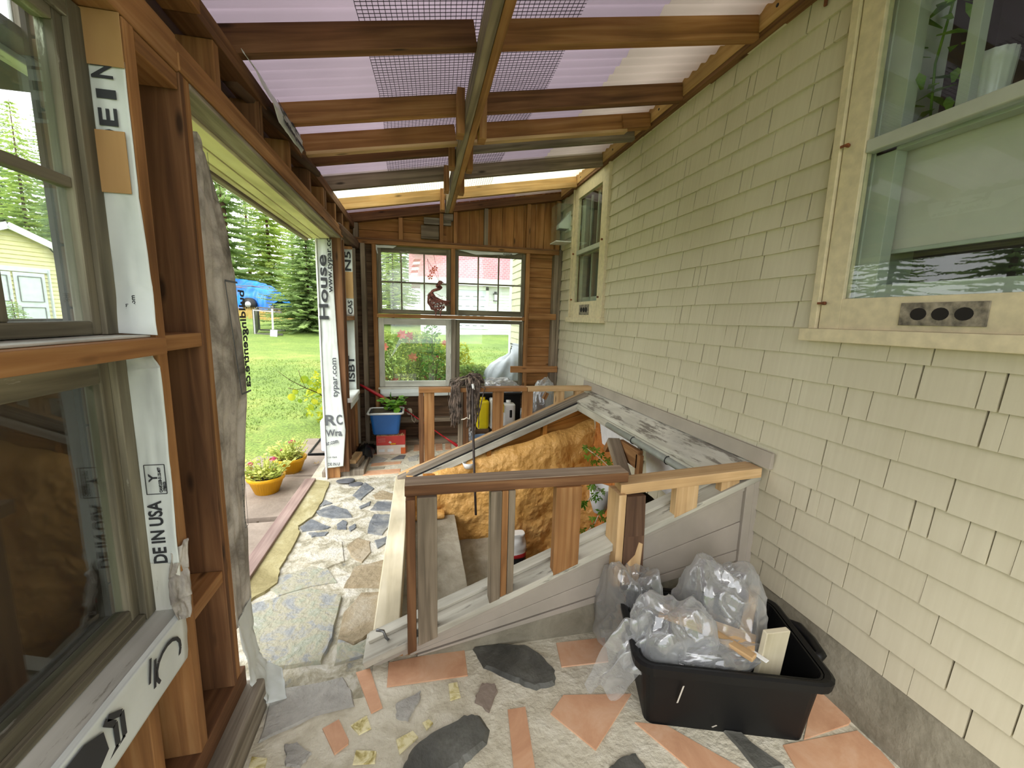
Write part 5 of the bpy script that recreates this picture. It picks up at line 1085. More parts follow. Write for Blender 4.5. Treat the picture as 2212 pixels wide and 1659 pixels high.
# jugs and bucket behind the far rail
def jug(name, label, x0, x1, y0, y1, z0, z1, mat, handle=True):
    T = thing(name, label, 'jug', ((x0+x1)/2, (y0+y1)/2, z0)); m = MB(); m.rbox(x0, x1, y0, y1, z0, z1, .03); o = m.build('body', mat, T, .012)
    if handle: mm = MB(); hx = x0+(x1-x0)*.62; mm.rbox(hx-.016, hx+.016, y0-.004, y0+.03, z0+(z1-z0)*.48, z0+(z1-z0)*.78, .012); mm.build('handle_recess', 'hole', T)
    m = MB(); m.tube([((x0+x1)/2, (y0+y1)/2, z1), ((x0+x1)/2, (y0+y1)/2, z1+.03)], .025, 12); m.build('cap', mat, T); return T
T = thing('blue_bucket', 'light blue bucket with a white handle standing behind the far railing', 'bucket', (.60, 3.86, 0)); m = MB(); m.lathe([(0, 0), (.10, 0), (.112, .28), (.117, .30), (.108, .30), (.095, .02), (0, .02)], (.60, 3.86, 0), 28); m.build('body', 'lightblue', T)
m = MB(); m.tube([(.60+.125*math.sin(t), 3.86-.05-.085*math.cos(t), .285-.07*math.cos(t)) for t in [math.radians(-90+15*i) for i in range(13)]], .008, 6); m.build('handle', 'pvc_white', T)
T = thing('crate', 'black crate holding the yellow and white jugs behind the far railing', 'crate', (.75, 4.12, 0)); m = MB(); m.rbox(.72, 1.12, 4.03, 4.30, .0, .31, .03, 0, .02); m.build('body', 'black_plastic', T)
jug('yellow_jug', 'bright yellow plastic jug behind the far railing, left of the white one', P(1031, 900, y=3.99).x, P(1057, 900, y=3.99).x, 3.99, 4.10, .34, .63, 'yellow_plastic', False)
jug('white_jug', 'plain white jug half hidden by a far railing post, next to the yellow jug', P(1059, 900, y=4.0).x, P(1082, 900, y=4.0).x, 4.0, 4.12, .335, .65, 'pvc_white', False)
jug('white_jug', 'white jug with a dark oval hand hole, rightmost behind the far railing', P(1086, 900, y=3.96).x, P(1114, 900, y=3.96).x, 3.96, 4.08, .33, .60, 'pvc_white')
m = MB(); m.box(.50, 1.03, 4.12, 4.15, .31, .70); m.box(.50, 1.03, 4.04, 4.15, .675, .70); tag(m.build('black_tray', 'black_plastic', bevel=.01), 'black plastic tray standing behind the yellow and white jugs', 'tray')
m = MB(); m.box(.795, .82, 3.95, 3.99, .52, .60); tag(m.build('yellow_label', 'yellow_plastic', bevel=.002), 'yellow cap piece beside the white jug with the hand hole', 'cap')
def crumple(name, label, cx, cy, z0, rx, ry, h, seed, nu=60, nv=36, squash=.55, lab_cat='plastic sheet', parent=None, amp=1.0, flat=0):
    def f(u, v):
        a = 2*math.pi*u; ph = v*math.pi/2*1.02; cp = max(0, math.cos(ph))**squash; x = math.cos(a)*cp; y = math.sin(a)*cp; z = math.sin(ph)
        p = Vector((x*1.5+seed, y*1.5, z*1.5)); n1 = noise.noise(p); n2 = 1-2*abs(noise.noise(p*1.7+Vector((7, 1, 2)))); n3 = 1-2*abs(noise.noise(p*4.3+Vector((1, 9, 2))))
        s = 1+amp*(.28*n1+.11*(n2-.5)+.022*(n3-.5))
        return (cx+x*rx*s, cy+y*ry*s, z0+max(0, z*h*s+flat*n1*h))
    m = MB(); m.grid(f, nu, nv); o = m.build(name, 'sheeting', parent, thick=0)
    if label: tag(o, label, lab_cat)
    return o
crumple('plastic_sheet', 'heap of clear plastic sheeting piled in the back right corner behind the far railing', 1.28, 4.25, .01, .24, .24, .70, 3)
crumple('plastic_sheet', 'bunch of clear plastic sheeting on top of the black tray behind the far railing', .82, 4.18, .69, .20, .10, .13, 8)
crumple('plastic_sheet', 'small crumple of clear plastic beside the blue bucket, behind the mop handle', .47, 3.9, .18, .06, .06, .20, 12)
# goose ornament of twigs
gc = P(950, 655, y=4.60); T = thing('twig_goose', 'goose-shaped ornament woven from reddish twigs hanging between the back windows', 'ornament', gc)
m = MB(); rm = random.Random(9)
gx, gz_ = gc.x, gc.z
spine = [(gx+.03, gz_+.21), (gx+.0, gz_+.225), (gx-.02, gz_+.19), (gx+.01, gz_+.155), (gx-.07, gz_+.13), (gx-.10, gz_+.09), (gx-.085, gz_+.03), (gx-.03, gz_-.02), (gx+.03, gz_-.03), (gx+.07, gz_+.0)]
wid = [.012, .018, .02, .018, .02, .028, .045, .065, .07, .045]
for k in range(130):
    ph = rm.uniform(0, 6.28); pts = []
    i0 = rm.randint(0, 5); i1 = rm.randint(i0+3, 9)
    for i in range(i0, i1+1):
        ph += rm.uniform(.3, 1.1); pts.append((spine[i][0]+math.cos(ph)*wid[i], 4.615+math.sin(ph)*wid[i]*.7, spine[i][1]+math.sin(ph*1.3)*wid[i]*.8))
    m.tube(pts, rm.uniform(.0022, .004), 4)
m.build('woven_body', 'vine', T)
m = MB(); m.tube([(gx-.02, 4.61, gz_+.205), (gx-.045, 4.605, gz_+.195)], .008, 6, r1=.002); m.build('beak', 'black', T)
m = MB()
for k in range(30):
    b = Vector((gx+rm.uniform(-.08, .06), 4.61, gz_+rm.uniform(-.04, .08))); d = Vector((rm.uniform(-.8, .5), rm.uniform(-.4, .2), rm.uniform(-.9, .2))).normalized()*rm.uniform(.04, .12); m.tube([b, b+d*.5+Vector((0, 0, .01)), b+d], .0022, 4, r1=.001)
m.build('loose_twigs', 'vine', T)
for s in (-.03, .02): mm = MB(); mm.tube([(gx+s, 4.60, gz_-.06), (gx+s-.015, 4.60, gz_-.10), (gx+s-.01, 4.60, gz_-.145)], .009, 6, r1=.005); mm.build('leg', 'vine', T)
m = MB(); m.tube([(gx, 4.615, gz_+.22), (gx-.06, 4.62, gz_+.50)], .002, 4); m.tube([(gx, 4.615, gz_+.22), (gx-.13, 4.62, gz_+.46), (gx-.10, 4.62, gz_+.30)], .002, 4); m.build('hanging_cord', 'red', T)
m = MB()
for dx, dz in ((-.075, .33), (-.10, .27), (-.05, .36)):
    for k in range(5):
        a = k*1.26; m.mesh([(gx+dx, 4.61, gz_+dz), (gx+dx+.03*math.cos(a), 4.60, gz_+dz+.03*math.sin(a)), (gx+dx+.03*math.cos(a+.8), 4.605, gz_+dz+.03*math.sin(a+.8))], [(0, 1, 2)])
tag(m.build('ribbon', 'petal_red'), 'coral ribbon bow hanging in the left back window above the twig goose', 'ribbon')
# things in the stairwell
T = thing('paper_sack', 'white, red and black printed sack standing on the cellar steps', 'sack', (.68, 3.28, -.5))
c0 = P(1112, 1222, y=3.3); 
def sackf(u, v):
    a = 2*math.pi*u; k = 1-.25*v**3; return (.81+.10*math.cos(a)*k+.01*noise.noise(Vector((u*6, v*5, 1))), 3.28+.06*math.sin(a)*k+.02*noise.noise(Vector((u*5, v*7, 3))), c0.z+.33*v)
m = MB(); m.grid(sackf, 28, 20); m.mi = [0 if i//28 >= 9 else (1 if i//28 >= 7 else 2) for i in range(len(m.f))]; m.build('sack_body', ['siding_white', 'ink_red', 'black'], T)
m = MB(); m.rbox(.73, .89, 3.235, 3.325, c0.z+.31, c0.z+.33, .03); m.build('folded_top', 'siding_white', T)
text('LES', .035, (.80, 3.215, c0.z+.03), (1, 0, 0), (0, 0, 1), 'siding_white', T, width=.07)
T = thing('hanging_pot', 'white plant pot with climbing vine at the house-side corner of the stairwell', 'pot', P(1290, 1080, y=3.1))
q = P(1296, 1078, y=3.0); m = MB(); m.lathe([(0, -.13), (.05, -.11), (.085, .0), (.09, .10), (.08, .10), (.07, .0), (0, -.08)], q, 20); m.build('body', 'pvc_white', T)
def vineleaf(m, p, s, rr):
    ax = Vector((rr.uniform(-.4, .4), -1, rr.uniform(-.2, .8))).normalized(); u = ax.cross(Vector((0, 0, 1))).normalized(); w_ = ax.cross(u)
    for k in range(5):
        a = math.radians(-100+50*k)+rr.uniform(-.1, .1); d = u*math.sin(a)+w_*-math.cos(a)*-1; sd = ax.cross(d).normalized(); L_ = s*(1 if k == 2 else .8)
        m.mesh([p, p+d*L_*.55+sd*L_*.2, p+d*L_, p+d*L_*.55-sd*L_*.2], [(0, 1, 2, 3)])
rv = random.Random(21)
def vine(label, path, n, s, seedv):
    T = thing('climbing_vine', label, 'vine', path[0]); m = MB(); m.tube(path, .004, 5); m.build('stem', 'rope', T); m = MB()
    for k in range(n):
        i = rv.randint(0, len(path)-2); p = Vector(path[i]).lerp(Vector(path[i+1]), rv.random())+Vector((rv.uniform(-.07, .07), rv.uniform(-.06, .02), rv.uniform(-.05, .05))); vineleaf(m, p, s*rv.uniform(.6, 1.1), rv)
    m.build('leaves', 'green_leaf', T)
vine('bright five-fingered vine leaves in front of the white pot in the stairwell', [P(1240, 1180, y=3.05), P(1285, 1130, y=2.98), P(1310, 1075, y=2.96), P(1290, 1050, y=2.95), P(1268, 1085, y=2.94)], 26, .055, 1)
vine('darker vine leaves on the orange foam corner just behind the near rail', [P(1262, 965, y=3.3), P(1290, 985, y=3.2), P(1312, 1005, y=3.1), P(1325, 1020, y=3.05)], 22, .05, 2)
m = MB(); q0 = P(1292, 928, y=3.42)
m.tube([q0, P(1283, 945, y=3.40), P(1281, 962, y=3.38), P(1290, 975, y=3.38)], .004, 5); m.tube([q0, P(1297, 945, y=3.38), P(1302, 960, y=3.36), P(1299, 978, y=3.36)], .004, 5); tag(m.build('orange_cable', 'foam_orange'), 'thin orange cables looping in the upper corner of the stairwell', 'cable')
m = MB(); pts = [P(1068, 991, y=3.50), P(1085, 984, y=3.50), P(1120, 975, y=3.50), P(1160, 967, y=3.50), P(1175, 963, y=3.50)]; m.tube(pts, .007, 6); tag(m.build('white_tube', 'pvc_white'), 'thin white tube lying on top of the foam at the far side of the stairwell', 'tube')
q = P(1012, 1003, y=3.48); m = MB(); m.lathe([(0, -.03), (.04, -.03), (.055, .02), (.05, .02), (.035, -.02), (0, -.02)], q, 18); tag(m.build('white_dish', 'pvc_white'), 'small white plastic dish on the far ledge of the stairwell, behind the mop handle', 'dish')
# ---- black bin with sheeting and offcuts
T = thing('black_bin', 'black plastic storage bin on the tiled floor below the house wall', 'bin', (1.1, 1.15, 0))
c_bl = P(1392, 1561, z=0); c_br = P(1738, 1602, z=0); ux = (c_br-c_bl).normalized(); uy = Vector((-ux.y, ux.x, 0)); Wd = (c_br-c_bl).length; Dp = .36; hh = .27
def BP(s, t, z): return c_bl+ux*s+uy*t+Vector((0, 0, z))
def ringp(s0, s1, t0, t1, z, r, n=4):
    out = []
    for (cs, ct, a0) in ((s1-r, t1-r, 0), (s0+r, t1-r, 90), (s0+r, t0+r, 180), (s1-r, t0+r, 270)):
        for i in range(n+1): a = math.radians(a0+90*i/n); out.append(BP(cs+r*math.cos(a), ct+r*math.sin(a), z))
    return out
def shell(rings, mat, name, par, caps=(True, False), bevel=0):
    mm = MB(); n = len(rings[0]); V = sum(rings, []); fs = []
    for i in range(len(rings)-1):
        for k in range(n): fs.append((i*n+k, i*n+(k+1) % n, (i+1)*n+(k+1) % n, (i+1)*n+k))
    if caps[0]: fs.append(tuple(range(n))[::-1])
    if caps[1]: fs.append(tuple(range((len(rings)-1)*n, len(rings)*n)))
    mm.mesh(V, fs); return mm.build(name, mat, par, bevel)
e = .035
shell([ringp(0, Wd, 0, Dp, 0, .03), ringp(-e*.9, Wd+e*.9, -e*.7, Dp+e*.7, hh, .045), ringp(-e*.9+.006, Wd+e*.9-.006, -e*.7+.006, Dp+e*.7-.006, hh, .04), ringp(.008, Wd-.008, .008, Dp-.008, .01, .028), ringp(.2, Wd-.2, .1, Dp-.1, .01, .02)], 'black_plastic', 'bin_body', T, (True, True))
shell([ringp(-e, Wd+e, -e*.8, Dp+e*.8, hh-.035, .05), ringp(-e-.022, Wd+e+.022, -e*.8-.02, Dp+e*.8+.02, hh-.03, .06), ringp(-e-.026, Wd+e+.026, -e*.8-.022, Dp+e*.8+.022, hh, .06), ringp(-e-.016, Wd+e+.016, -e*.8-.012, Dp+e*.8+.012, hh+.006, .055), ringp(-e+.0, Wd+e-.0, -e*.8, Dp+e*.8, hh+.002, .05)], 'black_plastic', 'bin_rim', T, (False, False))
mm = MB(); hs = [BP(Wd+e+.02, .09, hh-.015), BP(Wd+e+.05, .11, hh-.012), BP(Wd+e+.055, Dp/2, hh-.01), BP(Wd+e+.05, Dp-.11, hh-.012), BP(Wd+e+.02, Dp-.09, hh-.015)]; mm.tube(hs, .018, 8); mm.build('handle', 'black_plastic', T)
m = MB()
for (s, z0, z1) in ((.10, .12, .20), (.23, .03, .045)): a_, b_ = BP(s, -.022*z0/hh-.008, z0), BP(s+.012, -.022*z1/hh-.012, z1); m.beam(a_-uy*.004, b_-uy*.004, .006, .001, up=(0, 1, 0))
m.build('scuff_marks', 'blind', T)
def block(name, label, a_, b_, w2, h2, mat, up=(0, 0, 1), cat='wood offcut'):
    mm = MB(); mm.beam(a_, b_, w2, h2, up=up); return tag(mm.build(name, mat, bevel=.003), label, cat)
block('wood_offcut', 'pale square wood offcut sticking out of the bin nearest the house wall', BP(.44, Dp-.10, .20), BP(.52, Dp+.02, .33), .04, .04, 'fir_light')
block('wood_moulding', 'greenish grooved moulding board standing in the right end of the black bin', BP(Wd-.12, .075, .10), BP(Wd-.105, .065, .375), .10, .022, 'curb_paint', up=(0, 1, 0))
m = MB()
for k in range(4): m.beam(BP(Wd-.165+.006*k, .062, .12), BP(Wd-.150+.006*k, .050, .365), .002, .004, up=(0, 1, 0))
block('wood_offcut', 'pale wood stick with a split end lying across the front of the black bin', BP(.22, .17, .29), BP(.36, .02, .292), .035, .018, 'fir_light')
block('wood_offcut', 'wide flat pale board under the plastic sheeting in the black bin', BP(.10, .26, .27), BP(.40, .10, .285), .09, .012, 'fir_light')
block('metal_strip', 'bright white metal strip lying beside the moulding in the black bin', BP(.33, .12, .28), BP(.405, .02, .283), .02, .004, 'white_trim', cat='strip')
T = thing('plastic_sheeting', 'clear crumpled plastic sheeting heaped in and spilling out of the black bin', 'plastic sheeting', (1.0, 1.3, .25))
def sheetblob(name, c, rx, ry, h, seed, rot=0, **k):
    o = crumple(name, None, 0, 0, 0, rx, ry, h, seed, parent=None, **k); o.location = c; o.rotation_euler[2] = rot; o.parent = T; o.matrix_parent_inverse = T.matrix_world.inverted(); return o
q = BP(.08, .30, .05); sheetblob('left_fold', (q.x-.06, q.y+.10, .06), .13, .16, .33, 2, .3, nu=80, nv=50)
q = BP(.13, .12, .0); sheetblob('front_fold', (q.x-.03, q.y+.0, .18), .17, .12, .22, 5, -.2, nu=80, nv=50)
q = BP(.33, .25, .0); sheetblob('back_fold', (q.x+.02, q.y+.03, .18), .19, .17, .30, 9, .5, nu=80, nv=50)
q = BP(.42, .36, .0); sheetblob('wall_fold', (q.x-.02, q.y+.01, .20), .085, .08, .2, 14, 0, nu=40, nv=30)
q = BP(.26, .03, .0); sheetblob('low_fold', (q.x, q.y+.03, .245), .17, .06, .055, 19, -.12, nu=80, nv=30)
tl, tr, bl, br = P(1400, 1390, z=.33), P(1462, 1400, z=.33), P(1262, 1480, z=.10), P(1345, 1512, z=.06)
m = MB(); tr = BP(.10, .02, .30); tl = BP(-.02, .12, .34)
def tailf(u, v):
    a_ = tl.lerp(bl, v); b_ = tr.lerp(br, v); p = a_.lerp(b_, u); p.z += .03*math.sin(u*11+v*3)*(1-.3*v)+.03*noise.noise(Vector((u*4, v*5, 2)))+.05*math.sin(v*3.14); return p
m.grid(tailf, 50, 60); m.build('spilling_tail', 'sheeting', T)
# ================================================================== OUTDOORS
def ground_hit(u, v):
    d = RM @ Vector(((u-CX)/F_PX, -(v-CY)/F_PX, -1)); t = 1.0
    while t < 120:
        p = CAM+d*t
        if p.z <= gz(p.x, p.y): return p
        t += .05
    return CAM+d*60
def at_dist(u, v, dist):
    d = RM @ Vector(((u-CX)/F_PX, -(v-CY)/F_PX, -1)); d.z = 0; d.normalize(); p = CAM+d*dist; p.z = gz(p.x, p.y); return p
# yellow pots with sedum
def potplant(label, u, v, seed, group, flowers, rot=0):
    c = P(u, v, z=-.005); T = thing('potted_sedum', label, 'potted plant', c, group); m = MB()
    m.lathe([(0, 0), (.085, 0), (.125, .11), (.135, .112), (.142, .14), (.138, .145), (.128, .14), (.118, .11), (0, .11)], c, 72, flute=.015, nf=36); m.build('pot', 'pot_yellow', T)
    m = MB(); m.lathe([(0, .118), (.11, .118)], c, 20); m.build('soil', 'dirt', T)
    r = random.Random(seed); ms = MB(); ml = MB(); mf = MB()
    for k in range(46):
        a = r.uniform(0, 6.28); rr = r.uniform(.0, .10); b = c+Vector((rr*math.cos(a), rr*math.sin(a), .115)); L_ = r.uniform(.06, .2); e = b+Vector((math.cos(a)*rr*1.4+r.uniform(-.03, .03), math.sin(a)*rr*1.4, L_)); ms.tube([b, b.lerp(e, .5)+Vector((r.uniform(-.01, .01), 0, .01)), e], .0035, 5)
        for j in range(9):
            p = b.lerp(e, .15+.85*j/9); an = r.uniform(0, 6.28); d = Vector((math.cos(an), math.sin(an), r.uniform(.1, .7))).normalized(); s_ = d.cross(Vector((0, 0, 1))).normalized(); s2 = r.uniform(.028, .05)
            ml.mesh([p, p+d*s2*.5+s_*s2*.38, p+d*s2, p+d*s2*.5-s_*s2*.38], [(0, 1, 2, 3)])
    for (fx, fy, fz, fr, mt) in flowers:
        q = c+Vector((fx, fy, fz)); ms.tube([c+Vector((fx*.4, fy*.4, .11)), q], .003, 5)
        for k in range(60):
            a = r.uniform(0, 6.28); rr = fr*math.sqrt(r.random()); p = q+Vector((rr*math.cos(a), rr*math.sin(a), .014*(1-(rr/fr)**2)+r.uniform(-.003, .004))); ss = .006
            mf.mesh([p+Vector((-ss, 0, 0)), p+Vector((0, -ss, .002)), p+Vector((ss, 0, 0)), p+Vector((0, ss, .003)), p+Vector((0, 0, .008))], [(0, 1, 4), (1, 2, 4), (2, 3, 4), (3, 0, 4)])
    ms.build('stems', 'sedum', T); ml.build('leaves', 'sedum', T); mf.build('flowers', 'petal', T)
potplant('front yellow fluted pot of sedum with a bright pink flower head, nearer the camera', 577, 1062, 3, None, [(.06, 0, .27, .03, 0), (-.10, -.02, .24, .02, 0), (-.12, .03, .19, .018, 0)])
potplant('rear yellow fluted pot of sedum with a faded brownish-pink flower head, behind the other', 628, 1018, 4, None, [(.02, .02, .27, .03, 0), (-.06, .0, .2, .016, 0)])
q = P(668, 972, z=.0)
for k, (u, v) in enumerate(((684, 1003), (647, 1020), (634, 1023))):
    p = P(u, v, z=.0); m = MB()
    for j in range(5): a = j*1.25+k; m.mesh([(p.x, p.y, .006), (p.x+.02*math.cos(a)+.008, p.y+.02*math.sin(a), .012), (p.x+.04*math.cos(a), p.y+.04*math.sin(a), .02), (p.x+.02*math.cos(a)-.006, p.y+.02*math.sin(a)+.006, .008)], [(0, 1, 2, 3)])
    tag(m.build('fallen_leaf', 'dry'), ['dry yellow leaf lying on the slab between the rear pot and the door post', 'pale dead leaf hanging at the right rim of the rear pot', 'pale dead leaf lying just right of the front pot'][k], 'leaf')
# tray and white jug outside
tr0 = P(690, 980, z=-.03); T = thing('boot_tray', 'black plastic boot tray on the ground behind the wrapped door post', 'tray', (-.98, 4.7, -.03))
m = MB(); X0, X1, Y0, Y1 = -1.13, -.83, 4.48, 5.05
m.box(X0, X1, Y0, Y1, -.03, -.022); m.box(X0-.01, X0+.006, Y0, Y1, -.03, .01); m.box(X1-.006, X1+.01, Y0, Y1, -.03, .01); m.box(X0, X1, Y0-.01, Y0+.006, -.03, .01); m.box(X0, X1, Y1-.006, Y1+.01, -.03, .01); m.build('tray_body', 'black_plastic', T, .002)
T = thing('water_jug', 'milky pale plastic jug standing in the black tray outside', 'jug', (-.94, 4.68, -.02)); m = MB(); m.rbox(-1.035, -.845, 4.56, 4.80, -.021, .34, .05); m.build('body', 'vinyl_jug', T, .02); m = MB(); m.tube([(-.93, 4.68, .335), (-.93, 4.68, .37)], .03, 12); m.build('cap', 'vinyl_jug', T)
# shrub with yellow leaves seen through the doorway
def bush(name, label, cat, c, r3, n, size, mat, seed, group=None, flowers=None, stems=14, smat='bark'):
    r = random.Random(seed); T = thing(name, label, cat, c, group); m = MB(); c = Vector(c)
    for k in range(n):
        a = r.uniform(0, 6.283); zz = r.random()**.8; rr = math.sqrt(r.random())*(1-.35*abs(zz-.45)*2); p = c+Vector((math.cos(a)*rr*r3[0], math.sin(a)*rr*r3[1], zz*r3[2]))
        d = Vector((r.uniform(-1, 1), r.uniform(-1, 1), r.uniform(-.4, .8))).normalized(); u = d.cross(Vector((r.uniform(-1, 1), r.uniform(-1, 1), 1))).normalized(); s = size*r.uniform(.5, 1.3)
        m.mesh([p-d*s*.5, p+u*s*.28, p+d*s*.5, p-u*s*.28], [(0, 1, 2, 3)])
    m.build('leaves', mat, T); m = MB()
    for k in range(stems):
        a = r.uniform(0, 6.283); e = c+Vector((math.cos(a)*r3[0]*r.uniform(.2, .8), math.sin(a)*r3[1]*r.uniform(.2, .8), r3[2]*r.uniform(.6, 1.0))); m.tube([c, c.lerp(e, .5)+Vector((0, 0, r3[2]*.1)), e], .006, 4, r1=.002)
    m.build('stems', smat, T)
    if flowers:
        m = MB()
        for k in range(flowers[0]):
            a = r.uniform(0, 6.283); p = c+Vector((math.cos(a)*r3[0]*r.uniform(.1, .9), -abs(math.sin(a))*r3[1]*.8, r3[2]*r.uniform(.35, 1.0)))
            for j in range(7):
                an = j*.9; d = Vector((math.cos(an), r.uniform(-.5, .1), math.sin(an))).normalized(); u = Vector((0, 1, 0)).cross(d); s = flowers[1]; m.mesh([p, p+d*s*.5+u*s*.3, p+d*s, p+d*s*.5-u*s*.3], [(0, 1, 2, 3)])
        m.build('flowers', flowers[2], T)
    return T
c = P(700, 905, y=5.3); bush('shrub', 'yellow-green leafy shrub at the corner of the porch, right side of the doorway view', 'shrub', (-1.15, 5.75, -.04), (.34, .35, .72), 700, .07, 'shrub', 5, stems=10)
T = thing('shrub_branch', 'bare arching twig with a few round yellow leaves reaching over the lawn', 'branch', P(690, 860, y=5.3)); m = MB()
br = [P(712, 868, y=5.4), P(690, 850, y=5.3), P(660, 838, y=5.2), P(628, 822, y=5.1), P(600, 802, y=5.0)]; m.tube(br, .008, 5, r1=.002); m.tube([br[2], P(648, 812, y=5.1), P(645, 800, y=5.1)], .003, 4); m.tube([br[2], P(640, 842, y=5.1), P(622, 838, y=5.1)], .003, 4); m.build('twig', 'bark', T); m = MB(); rv2 = random.Random(4)
for (u, v, s) in ((658, 820, .10), (668, 826, .07), (630, 858, .09), (638, 846, .07), (648, 866, .05), (690, 845, .06), (680, 868, .07), (700, 838, .07), (672, 880, .07)):
    p = P(u, v, y=5.15); m.mesh([p+Vector((s*.5*math.cos(t), rv2.uniform(-.004, .004), s*.5*math.sin(t))) for t in [i*math.pi/4 for i in range(8)]], [tuple(range(8))])
m.build('leaves', 'shrub', T)
# spruces
def spruce(seed, H_=9.0, R_=2.4, mat='spruce', clear=.03, dens=1.0, name='spruce_tree', needle=1.0):
    r = random.Random(seed); T = bpy.data.objects.new(name, None); COL.objects.link(T); m = MB(); mt = MB()
    mt.tube([(0, 0, 0), (.02, .03, H_*.5), (0, 0, H_)], .12*H_/9, 7, r1=.01); mt.build('trunk', 'bark', T)
    z = H_*clear+.1
    while z < H_*.985:
        f = (z/H_); Rr = R_*(1-f)**.75*(.85+.3*r.random()); nb = max(4, int(9*dens*(1-f*.5))); a0 = r.random()*6.28
        for b in range(nb):
            a = a0+6.283*b/nb+r.uniform(-.25, .25); L_ = Rr*r.uniform(.7, 1.1); dx, dy = math.cos(a), math.sin(a); droop = r.uniform(.05, .3); ns = max(4, int(L_*9*dens/needle))
            for k in range(ns):
                t = (k+.6)/ns; px_ = dx*L_*t; py_ = dy*L_*t; pz = z-droop*L_*t**1.5+.12*L_*t**3
                for sgn in (-1, 1):
                    wl = (.16+.26*L_*(1-t)*.5)*needle*r.uniform(.7, 1.2); an = a+sgn*r.uniform(.5, .95); d = Vector((math.cos(an), math.sin(an), r.uniform(-.25, .15)))
                    p = Vector((px_, py_, pz)); s_ = Vector((-math.sin(an), math.cos(an), r.uniform(-.6, .6)))*wl*.2
                    m.mesh([p, p+d*wl*.55+s_, p+d*wl, p+d*wl*.55-s_], [(0, 1, 2, 3)])
                    m.mesh([p, p+d*wl*.4+Vector((0, 0, wl*.16)), p+d*wl*.85+Vector((0, 0, -wl*.12)), p+d*wl*.4-Vector((0, 0, wl*.14))], [(0, 1, 2, 3)])
        z += H_*.022*r.uniform(.8, 1.3)/dens**.5
    m.build('needles', mat, T); return T
first = {}
def tree(kind, p, label, scale=1.0, rot=0.0, group=None):
    kinds = {'dense': dict(seed=1, H_=7.0, R_=2.6, clear=.0, dens=1.25, needle=.9), 'tall': dict(seed=2, H_=13.0, R_=3.0, clear=.08, needle=1.05, dens=.85), 'pale': dict(seed=3, H_=11.0, R_=3.3, clear=.04, mat='spruce_light', needle=1.1, dens=.95), 'thin': dict(seed=4, H_=13.0, R_=2.3, clear=.14, dens=.6, needle=1.0), 'small': dict(seed=6, H_=2.4, R_=1.0, clear=.02, dens=1.0, needle=.5)}
    if kind not in first: first[kind] = T = spruce(**kinds[kind])
    else: T = copy_tree(first[kind])
    T.location = (p[0], p[1], p[2]-.05); T.rotation_euler = (0, 0, rot); T.scale = (scale,)*3; T['label'] = label; T['category'] = 'tree'
    if group: T['group'] = group
    return T
tree('dense', at_dist(668, 700, 18), 'big dense dark spruce beside the blue tarp, its skirts touching the lawn', .72)
tl_ = [('tall', 500, 30, 'tall spruce seen through the doorway right beside the hanging wrap', 1.25), ('pale', 590, 32, 'bright yellow-green spruce rising right behind the blue tarp', 1.0), ('thin', 548, 36, 'tall spruce far behind the left end of the blue tarp', .85),
       ('thin', 640, 38, 'thin open-crowned spruce against the sky behind the dense spruce', .95), ('thin', 470, 34, 'thin-crowned spruce at the far left of the doorway view', 1.0), ('pale', 690, 30, 'yellow-green spruce behind the right side of the dense spruce', .62)]
for i, (k, u, d, lb, s) in enumerate(tl_): tree(k, at_dist(u, 690, d), lb, s, i*1.3, 'spruces behind the lawn')
for i, (k, u, d, lb, s) in enumerate([('tall', 150, 26, 'tall dark spruce through the upper left window, right of the shed', .62), ('pale', 90, 30, 'yellow-topped spruce rising above the shed roof', .80), ('tall', 40, 34, 'spruce behind the shed, left of the yellow-topped one', .85), ('tall', -60, 28, 'spruce behind the shed at the left edge of the window view', .8), ('thin', 200, 30, 'open spruce nearest the right stile of the upper left window', .66), ('tall', 260, 30, 'spruce behind the wall post, left of the doorway', .8), ('tall', -250, 26, 'spruce mirrored in the lower pane of the near house window, right part', .8), ('tall', -600, 24, 'spruce mirrored in the lower pane of the near house window, middle part', .8), ('tall', -1400, 20, 'spruce mirrored in the lower pane of the near house window, left part', .8)]):
    tree(k, at_dist(u, 690, d), lb, s, i*2.1+.5, 'spruces behind the lawn')
p_ = at_dist(32, 690, 11.0); tree('small', p_, 'small young spruce in front of the shed door', .55, .4)
for i, (u, d, lb, s, k) in enumerate(((840, 25, 'spruce through the left back window, left of the garage', .75, 'tall'), (868, 33, 'taller spruce just left of the red roof', .8, 'tall'), (800, 27, 'spruce at the far left of the back windows', .8, 'thin'), (850, 20.5, 'low yellow-green conifer left of the garage wall', .42, 'pale'), (740, 30, 'spruce between the doorway and the back windows', .8, 'tall'))):
    tree(k, at_dist(u, 700, d), lb, s, i*1.7, 'spruces behind the lawn')
# blue tarp
tp = at_dist(556, 667, 27); T = thing('tarp_pile', 'crumpled bright blue tarp draped over a low trailer on the far lawn', 'tarp', tp)
dr = Vector((RM @ Vector((1, 0, 0)))); dr.z = 0; dr.normalize(); fw = Vector((-dr.y, dr.x, 0))
W_ = 27*88/894/2; HT = 1.45
def tarpf(u, v):
    a = (u*2-1); b = v; cr = noise.noise(Vector((u*5, v*4, 1)))*.25+(1-2*abs(noise.noise(Vector((u*9, v*2.5, 7)))))*.16
    prof = max(0, math.sin(math.pi*min(1, max(0, b))))**.35; top = HT*(1-.30*max(0, a)**2-.1*a)
    return tp+dr*(a*W_+cr*.3)+fw*((b-.5)*2.2+cr*.35*(1 if b > .5 else -1))+Vector((0, 0, max(-.05, top*prof*(1-max(0, abs(a)-.82)*2.8)+cr*.35*prof)))
m = MB(); m.grid(tarpf, 70, 40); m.build('tarp', 'tarp', T)
